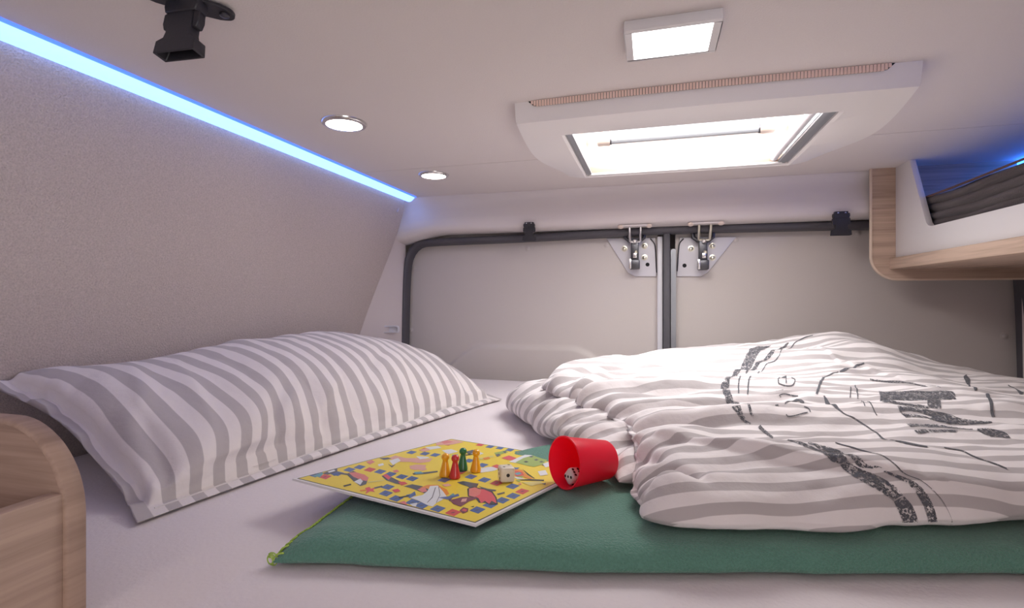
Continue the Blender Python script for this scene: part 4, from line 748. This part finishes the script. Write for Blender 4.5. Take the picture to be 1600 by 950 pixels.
# red dice cup lying on its side
axm = Vector((-.679, -.737, 0)).normalized()          # towards its mouth
mc = Vector((-.0955, .548, -.2055)); RM, RB, LC = .0282, .0215, .062
tilt = math.asin((RM-RB)/LC); axm = (axm*math.cos(tilt)+Vector((0, 0, 1))*math.sin(tilt)*1.0).normalized()
upm = Vector((0, 0, 1)); upm = (upm-axm*upm.dot(axm)).normalized(); mouth = mc+upm*RM
base = mouth-axm*LC
cu = empty('dice_cup', (mc.x, mc.y, mc.z), 'bright red plastic dice cup lying on its side', 'cup')
w = .0012
MB().lathe([(.0001, 0), (RB-.003, 0), (RB-.001, .0008), (RB, .0025), (RM-.0011, LC-.0035), (RM-.0002, LC-.0033), (RM, LC-.002), (RM-.0001, LC-.0004), (RM-.0008, LC), (RM-.0018, LC-.0004), (RM-.0024, LC-.004), (RB-w, .003), (RB-.003, .0016), (.0001, .0016)], base, axm, 56, close=False).build('cup_wall', 'cup', cu, smooth=True, angle=45)
# the die in the cup
side_ = axm.cross(upm)
dc = mouth-axm*.0125-upm*(RM-.0135-.0013*.5)+side_*.0015*(-1)
if dc.x: dc = mouth-axm*.0155-upm*(RM-.0125)
Yc = (side_+upm*.8).normalized(); Yc = (Yc-axm*Yc.dot(axm)).normalized(); Xc = -axm; Zc = Xc.cross(Yc)
if abs((Yc+Zc).dot(upm)) > abs((Yc+Zc).dot(side_)): Yc, Zc = Zc, -Yc
die('die', dc, (Xc, Yc, Zc), 'diew', 'white die lying inside the red cup near its mouth', .0155, .30)

# ================================================================== CEILING LAMPS
def spot(x, y, r, label):
    t = empty('ceiling_spotlight', (x, y, H), label, 'ceiling lamp', 'round recessed spotlights')
    MB().lathe([(r, -.001), (r, .0015), (r-.002, .0042), (r-.008, .0050), (r-.0085, .0035), (r-.0085, -.001)], (x, y, H), (0, 0, -1), 48, close=False).build('bezel', 'chrome', t, smooth=True, angle=40)
    MB().lathe([(r-.0085, .001), (r-.0085, .0046), (r-.012, .0056), (.0001, .0060)], (x, y, H), (0, 0, -1), 48, close=False).build('diffuser', 'lamp', t, smooth=True, angle=40)
spot(-.517, .780, .0385, 'round recessed spotlight in the ceiling, the nearer and larger of two')
spot(-.520, 1.163, .0375, 'round recessed spotlight in the ceiling, the farther and smaller of two')
sq = empty('ceiling_panel_lamp', (.020, .615, H), 'flat square lit panel lamp on the ceiling before the roof hatch', 'ceiling lamp')
x0, x1, y0, y1 = -.031, .071, .5765, .6545
m = MB(); fr = .0085; zt, zb = H, .2945
for a, b, c, d in ((x0, x1, y0, y0+fr*.8), (x0, x1, y1-fr*.6, y1), (x0, x0+fr, y0+fr*.8, y1-fr*.6), (x1-fr, x1, y0+fr*.8, y1-fr*.6)): m.box((a, c, zb), (b, d, zt))
m.build('lamp_frame', 'white', sq, bevel=.0008)
MB().box((x0+fr, y0+fr*.8, zb+.0006), (x1-fr, y1-fr*.6, zt)).build('diffuser', 'lampsq', sq)

# LED strip between ceiling and left wall
ls = empty('led_light_strip', (XL+.01, .4, H), 'blue glowing LED strip running between ceiling and left wall', 'light strip')
m = MB(); P = []
for y in np.linspace(-.6, 1.400, 40):
    P.append([(XL-.003+.031*k/6, y, H-.0006-.0085*math.sin(PI*k/6)-.0105*(1-k/6)) for k in range(7)])
m.grid(np.array(P)); m.build('light_diffuser', 'led', ls, smooth=True, angle=0)
MB().box((XL+.028, -.6, H-.0035), (XL+.0315, 1.40, H)).build('strip_glow', 'ledglow', ls, label='added deep blue glow band beside the light strip')  # emissive band added to imitate the strip's blue glow on the ceiling

# ================================================================== ROOF HATCH
rh = empty('roof_hatch', (.06, 1.0, H), 'white framed roof hatch with bright daylight above the bed', 'roof hatch')
# plate: ring between outer outline and opening
ox0, ox1, oy0, oy1 = -.2085, .334, .779, 1.238
ix0, ix1, iy0, iy1 = -.1445, .2665, .857, 1.163
def outer_pt(t):            # t 0..4 round the outline: front, right, back, left
    k, f = int(t) % 4, t-int(t)
    if k == 0: return (ox0+(ox1-ox0)*f, oy0-.006*math.sin(PI*f))
    if k == 1: return (ox1+.026*math.sin(PI*f)-.012*f**3, oy0+(oy1-oy0)*f)
    if k == 2: return (ox1-.012+(ox0+.012-ox1+.012)*f, oy1)
    return (ox0+.012-.020*math.sin(PI*f)-.012*f, oy1+(oy0-oy1)*f)
def inner_pt(t):
    k, f = int(t) % 4, t-int(t)
    return [(ix0+(ix1-ix0)*f, iy0), (ix1, iy0+(iy1-iy0)*f), (ix1+(ix0-ix1)*f, iy1), (ix0, iy1+(iy0-iy1)*f)][k]
m = MB(); n = 96; rows = []
for i in range(n+1):
    t = (4*i/n) % 4; o = outer_pt(t); q = inner_pt(t); row = []
    back = float(smooth(oy0+.15, oy1, np.array(o[1])))
    zo = .2755+.022*back; zi = .2750
    lx, ly = (o[0]-q[0]), (o[1]-q[1])
    row.append((o[0]-.010*0, o[1]+(-.006 if o[1] < oy0+.01 else 0), H))
    row.append((o[0]+(-.004 if o[0] > 0 else .004)*0, o[1], zo+.004))
    row.append((q[0]+lx*.985, q[1]+ly*.985, zo))
    row.append((q[0]+lx*.6, q[1]+ly*.6, zo*.55+zi*.45))
    row.append((q[0]+lx*.06, q[1]+ly*.06, zi))
    row.append((q[0], q[1], zi+.003))
    row.append((q[0], q[1], zi+.010))
    rows.append(row)
m.grid(np.array(rows)); m.build('hatch_frame', 'hatch', rh, smooth=True, angle=32)
# shaft above the plate
m = MB()
for a, b in (((ix0-.010, iy0-.01, .285), (ix0, iy1+.01, .36)), ((ix1, iy0-.01, .285), (ix1+.010, iy1+.01, .36)), ((ix0, iy0-.01, .285), (ix1, iy0, .36)), ((ix0, iy1, .283), (ix1, iy1+.01, .36))): m.box(a, b)
m.build('hatch_shaft', 'warmwhite', rh)
# blind rails left and right, roller at the back
MB().box((ix0, iy0, .281), (ix0+.004, iy1, .312)).box((ix0+.004, iy0, .279), (ix0+.0125, iy1, .285)).build('blind_rail', 'alu', rh, bevel=.001)
MB().box((ix1-.005, iy0, .281), (ix1, iy1, .312)).box((ix1-.020, iy0, .279), (ix1-.005, iy1, .285)).build('blind_rail', 'alu', rh, bevel=.001)
MB().tube([(ix1-.027, iy0+.01, .292), (ix1-.027, iy1-.006, .290)], .007, 16).build('blind_roller', 'plate', rh, smooth=True)
MB().box((ix0+.006, iy1-.010, .2765), (ix1-.012, iy1, .2815)).build('blind_end_bar', 'white', rh, bevel=.002)
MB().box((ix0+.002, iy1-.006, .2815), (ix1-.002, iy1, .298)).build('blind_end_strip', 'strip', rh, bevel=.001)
# pane
MB().box((ix0-.006, iy0-.006, .352), (ix1+.006, iy1+.006, .3535)).build('acrylic_pane', 'glass', rh)
hn = empty('hatch_handle', (.06, 1.07, .33)); hn.parent = rh; hn.location = Vector((.06, 1.07, .33))-rh.location
MB().tube([(-.085, 1.07, .326), (.197, 1.07, .326)], .0080, 12).build('handle_bar', 'alu', hn, smooth=True)
for hx, s_ in ((-.098, -1), (.210, 1)):
    MB().prism(rrect(-.016, -.016, .016, .016, .012), hx-.013, hx+.013, lambda a, b, t: (t, 1.072+a, .333+b)).build('handle_bracket', 'bracket', hn, bevel=.002)
    MB().tube([(hx-s_*.012, 1.07, .326), (hx-s_*.016, 1.07, .326)], .0090, 16).build('handle_collar', 'darkmetal', hn, smooth=True)
# vent along the front lip: dark recess and many small ribs
va, vb = -.186, .302
def lipz(f): return .2985-.0065*math.sin(PI*min(1, max(0, f)))
m = MB(); P = []
for f in np.linspace(0, 1, 60):
    x = va+(vb-va)*f; fo = (x-ox0)/(ox1-ox0); yf = oy0-.006*math.sin(PI*fo); h = .0085*min(1, f/.02, (1-f)/.02)
    P.append([(x, yf-.0078, H-.0006), (x, yf-.0066, H-.001-h)])
m.grid(np.array(P)); m.build('vent_slot', 'hole', rh, label='long narrow slot with dark gaps')
m = MB()
for k in range(112):
    f = .012+.976*k/111; x = va+(vb-va)*f; fo = (x-ox0)/(ox1-ox0); yf = oy0-.006*math.sin(PI*fo)
    hh = .0088*min(1, .15+f/.03, .15+(1-f)/.03); m.box((x-.00175, yf-.0086, H-.0006-hh), (x+.00175, yf-.0066, H-.0004))
m.build('vent_grille', 'vent', rh, kind='stuff')

# ================================================================== BUCKLES
def buckle(loc, s, label, rot=0, tiltx=0, mount='ceiling', tabs=True):
    t = empty('buckle', loc, label, 'buckle', None)
    R = Euler((tiltx, 0, rot)).to_matrix()
    def T(p): return tuple(Vector(loc)+R@(Vector(p)*s))
    fn = lambda a, b, c: T((a, c, b))
    # local: hangs down -z from 0; unit = metres at size 1
    body = [(-.0165, -.010), (-.0165, -.030), (-.0175, -.040), (-.0235, -.046), (-.0245, -.060), (.0245, -.060), (.0235, -.046), (.0175, -.040), (.0165, -.030), (.0165, -.010)]
    m = MB(); hw, tk = .0245, .0075
    # hollow receptacle: outer skin, open mouth at the bottom
    lv = [(-.012, .0150, .006), (-.036, .0150, .0065), (-.042, .0160, .0072), (-.046, .0235, .0078), (-.060, .0245, .0082)]
    V = []
    for z, w_, d_ in lv: V += [T((-w_, -d_, z)), T((w_, -d_, z)), T((w_, d_, z)), T((-w_, d_, z))]
    inn = [(-.060, .0222, .0062), (-.040, .0150, .0050)]
    for z, w_, d_ in inn: V += [T((-w_, -d_, z)), T((w_, -d_, z)), T((w_, d_, z)), T((-w_, d_, z))]
    F = [(0, 3, 2, 1)]
    for i in range(6): F += [(4*i+j, 4*i+(j+1) % 4, 4*i+4+(j+1) % 4, 4*i+4+j) for j in range(4)]
    F += [(24, 25, 26, 27)]
    m.add(V, F); m.build('receptacle', 'black', t, bevel=.0008*s, seg=1)
    # side release prongs and shoulders
    for sg in (-1, 1):
        m = MB().prism([(sg*.0140, -.010), (sg*.0215, -.013), (sg*.0222, -.024), (sg*.0200, -.031), (sg*.0145, -.031)], -.0045, .0045, fn)
        m.build('release_prong', 'black', t, bevel=.0008*s, seg=1)
    m = MB().prism([(-.0195, .001), (.0195, .001), (.0205, -.006), (.0185, -.013), (-.0185, -.013), (-.0205, -.006)], -.0075, .0075, fn)
    m.build('buckle_head', 'black', t, bevel=.001*s, seg=1)
    if mount == 'ceiling':
        m = MB()
        for sg in (-1, 1):
            pl = [(sg*.010, -.013), (sg*.030, -.012)]+[(sg*(.035+.010*math.cos(a)), .010*math.sin(a)*1.0) for a in np.linspace(-1.3, 1.3, 9)]+[(sg*.030, .012), (sg*.010, .013)]
            m.prism([(a*math.cos(.6)-b*math.sin(.6), a*math.sin(.6)+b*math.cos(.6)) for a, b in pl], -.0, .004, lambda a, b, c: T((a, b, c)))
        m.build('mounting_tab', 'black', t, bevel=.0006*s, seg=1)
        for sg in (-1, 1): MB().lathe([(.0052*s, 0), (.0050*s, .0015*s), (.003*s, .0028*s), (.0001, .003*s)], T((sg*.035*math.cos(.6), sg*.035*math.sin(.6), 0)), (0, 0, -1), 16).build('rivet', 'darkmetal', t, smooth=True)
    else:
        MB().prism([(-.0165, .006), (-.0150, -.004), (.0150, -.004), (.0165, .006)], -.006, .0075, fn).build('mounting_tab', 'black', t, bevel=.0006*s, seg=1)
        for sg in (-1, 1): MB().lathe([(.0022, 0), (.0020, .0012), (.0001, .0014)], T((sg*.009, -.0056, .0015)), (0, -1, 0), 12).build('rivet', 'chrome', t, smooth=True)
    return t
buckle((-.461, .418, H-.004), .97, 'large black plastic buckle hanging from the ceiling near the blue strip', math.radians(4), math.radians(-10))
x, y, z = at(827, 350, 1.392); buckle((x, y, z), .78, 'small black plastic buckle on the trim above the left door panel', 0, 0, 'header')
x, y, z = at(1314, 334, 1.385); buckle((x, y, z), .86, 'black plastic buckle on the trim beside the wooden overhead shelf', 0, 0, 'header')

# ================================================================== OVERHEAD SHELF (right)
sh = empty('overhead_shelf', (.65, 1.0, .06), 'light wood overhead shelf with white front and brown elastic net', 'shelf')
pts = [(.494, H), (.494, .10)]+[(.494+.056*(1-math.cos(a)), .100-.056*math.sin(a)) for a in np.linspace(0, PI/2, 12)]+[(.86, .044), (.84, .10), (.80, H)]
eb = MB().prism(pts, 1.386, 1.390, XZ).build('end_board', 'wood_x', sh)
# rounded edge band
m = MB(); path = pts[:14]+[(.86, .044)]; P = []
for a, b in path:
    P.append((a, b))
rows = []
for i, (a, b) in enumerate(P):
    q0 = P[max(i-1, 0)]; q1 = P[min(i+1, len(P)-1)]; d = Vector((q1[0]-q0[0], q1[1]-q0[1])).normalized(); nn = Vector((-d.y, d.x)) if False else Vector((d.y, -d.x))
    rows.append([(a+nn.x*o, y, b+nn.y*o) for y, o in ((1.3845, -.0025), (1.3845, .0002), (1.386, .0018), (1.390, .0018), (1.3915, .0002), (1.3915, -.0025))])
m.grid(np.array(rows)); m.build('edge_band', 'wood_edge', eb, smooth=True, angle=50)
# shelf board
SF = .527
mb = MB().box((SF+.004, .02, .0685), (.90, 1.386, .0945)); mb.build('shelf_board', 'wood_y', sh, bevel=.003)
# white front panel with a slanted cut-out (outline in y, z)
cut = [(1.318, H), (1.312, .292), (1.254, .170), (1.248, .158), (1.240, .151), (1.226, .148), (.04, .140)]
f = [(1.386, H), (1.386, .0945), (.02, .0945), (.02, .140)]+cut[::-1][1:]
MB().prism(f, .544, .556, YZ).build('front_panel', 'white', sh, bevel=.0012)
MB().box((.80, .02, .0945), (.806, 1.386, H)).build('back_panel', 'white', sh)
MB().box((.775, .05, .285), (.79, 1.39, .300)).build('blue_light_strip', 'ledb', sh, label='blue glowing light strip inside the shelf')
# elastic net: gathered fabric behind the cut-out
m = MB(); P = []
for i, y in enumerate(np.linspace(1.31, .03, 160)):
    row = []
    for j, t in enumerate(np.linspace(0, 1, 60)):
        z = .128+(.2175-.128)*t+.002*math.sin(y*9)*t
        fold = abs(math.sin(t*PI*5.0+.3*math.sin(y*8)+.25*math.sin(y*23)))**.7
        x = .562+.010*(1-fold)+.0025*math.sin(y*31+t*9)
        row.append((x, y, z))
    P.append(row)
P = np.array(P); m.grid(P); Q = P.copy(); Q[..., 0] += .0015; m.grid(Q, flip=True)
nt = m.build('elastic_net', 'net', sh, smooth=True, angle=0)
MB().tube([(.561, y, .2185+.002*math.sin(y*9)) for y in np.linspace(1.312, .03, 60)], .0022, 8).build('net_cord', 'cord', nt, smooth=True)

# ================================================================== WOODEN BOX (left, near the camera)
wb = empty('wooden_headboard_box', (-.45, .2, BED), 'light wooden storage box with a rounded end board, beside the pillow', 'storage box')
pts = [(-.4005, BED), (-.4005, -.156)]+[(-.4005-.066*(1-math.cos(a)), -.156+.066*math.sin(a)) for a in np.linspace(0, PI/2, 16)]+[(-.74, -.090), (-.74, BED)]
m = MB(); m.prism(pts[::-1], .2655, .2785, XZ); eb = m.build('end_board', 'wood_box_x', wb, bevel=.0012)
path = pts[:-1]; rows = []
for i, (a, b) in enumerate(path):
    q0 = path[max(i-1, 0)]; q1 = path[min(i+1, len(path)-1)]; d = Vector((q1[0]-q0[0], q1[1]-q0[1])).normalized(); nn = Vector((d.y, -d.x))
    rows.append([(a+nn.x*o, y, b+nn.y*o) for y, o in ((.2648, -.0025), (.2648, -.0005), (.2665, .0014), (.2775, .0014), (.2792, -.0005), (.2792, -.0025))])
MB().grid(np.array(rows)).build('edge_band', 'wood_box_z', eb, smooth=True, angle=50)
MB().box((-.4155, -.10, BED), (-.403, .2655, -.138)).build('front_board', 'wood_box_y', wb, bevel=.001)
MB().box((-.74, -.10, BED), (-.4155, .2655, BED+.010)).build('box_bottom', 'wood_box_y', wb)
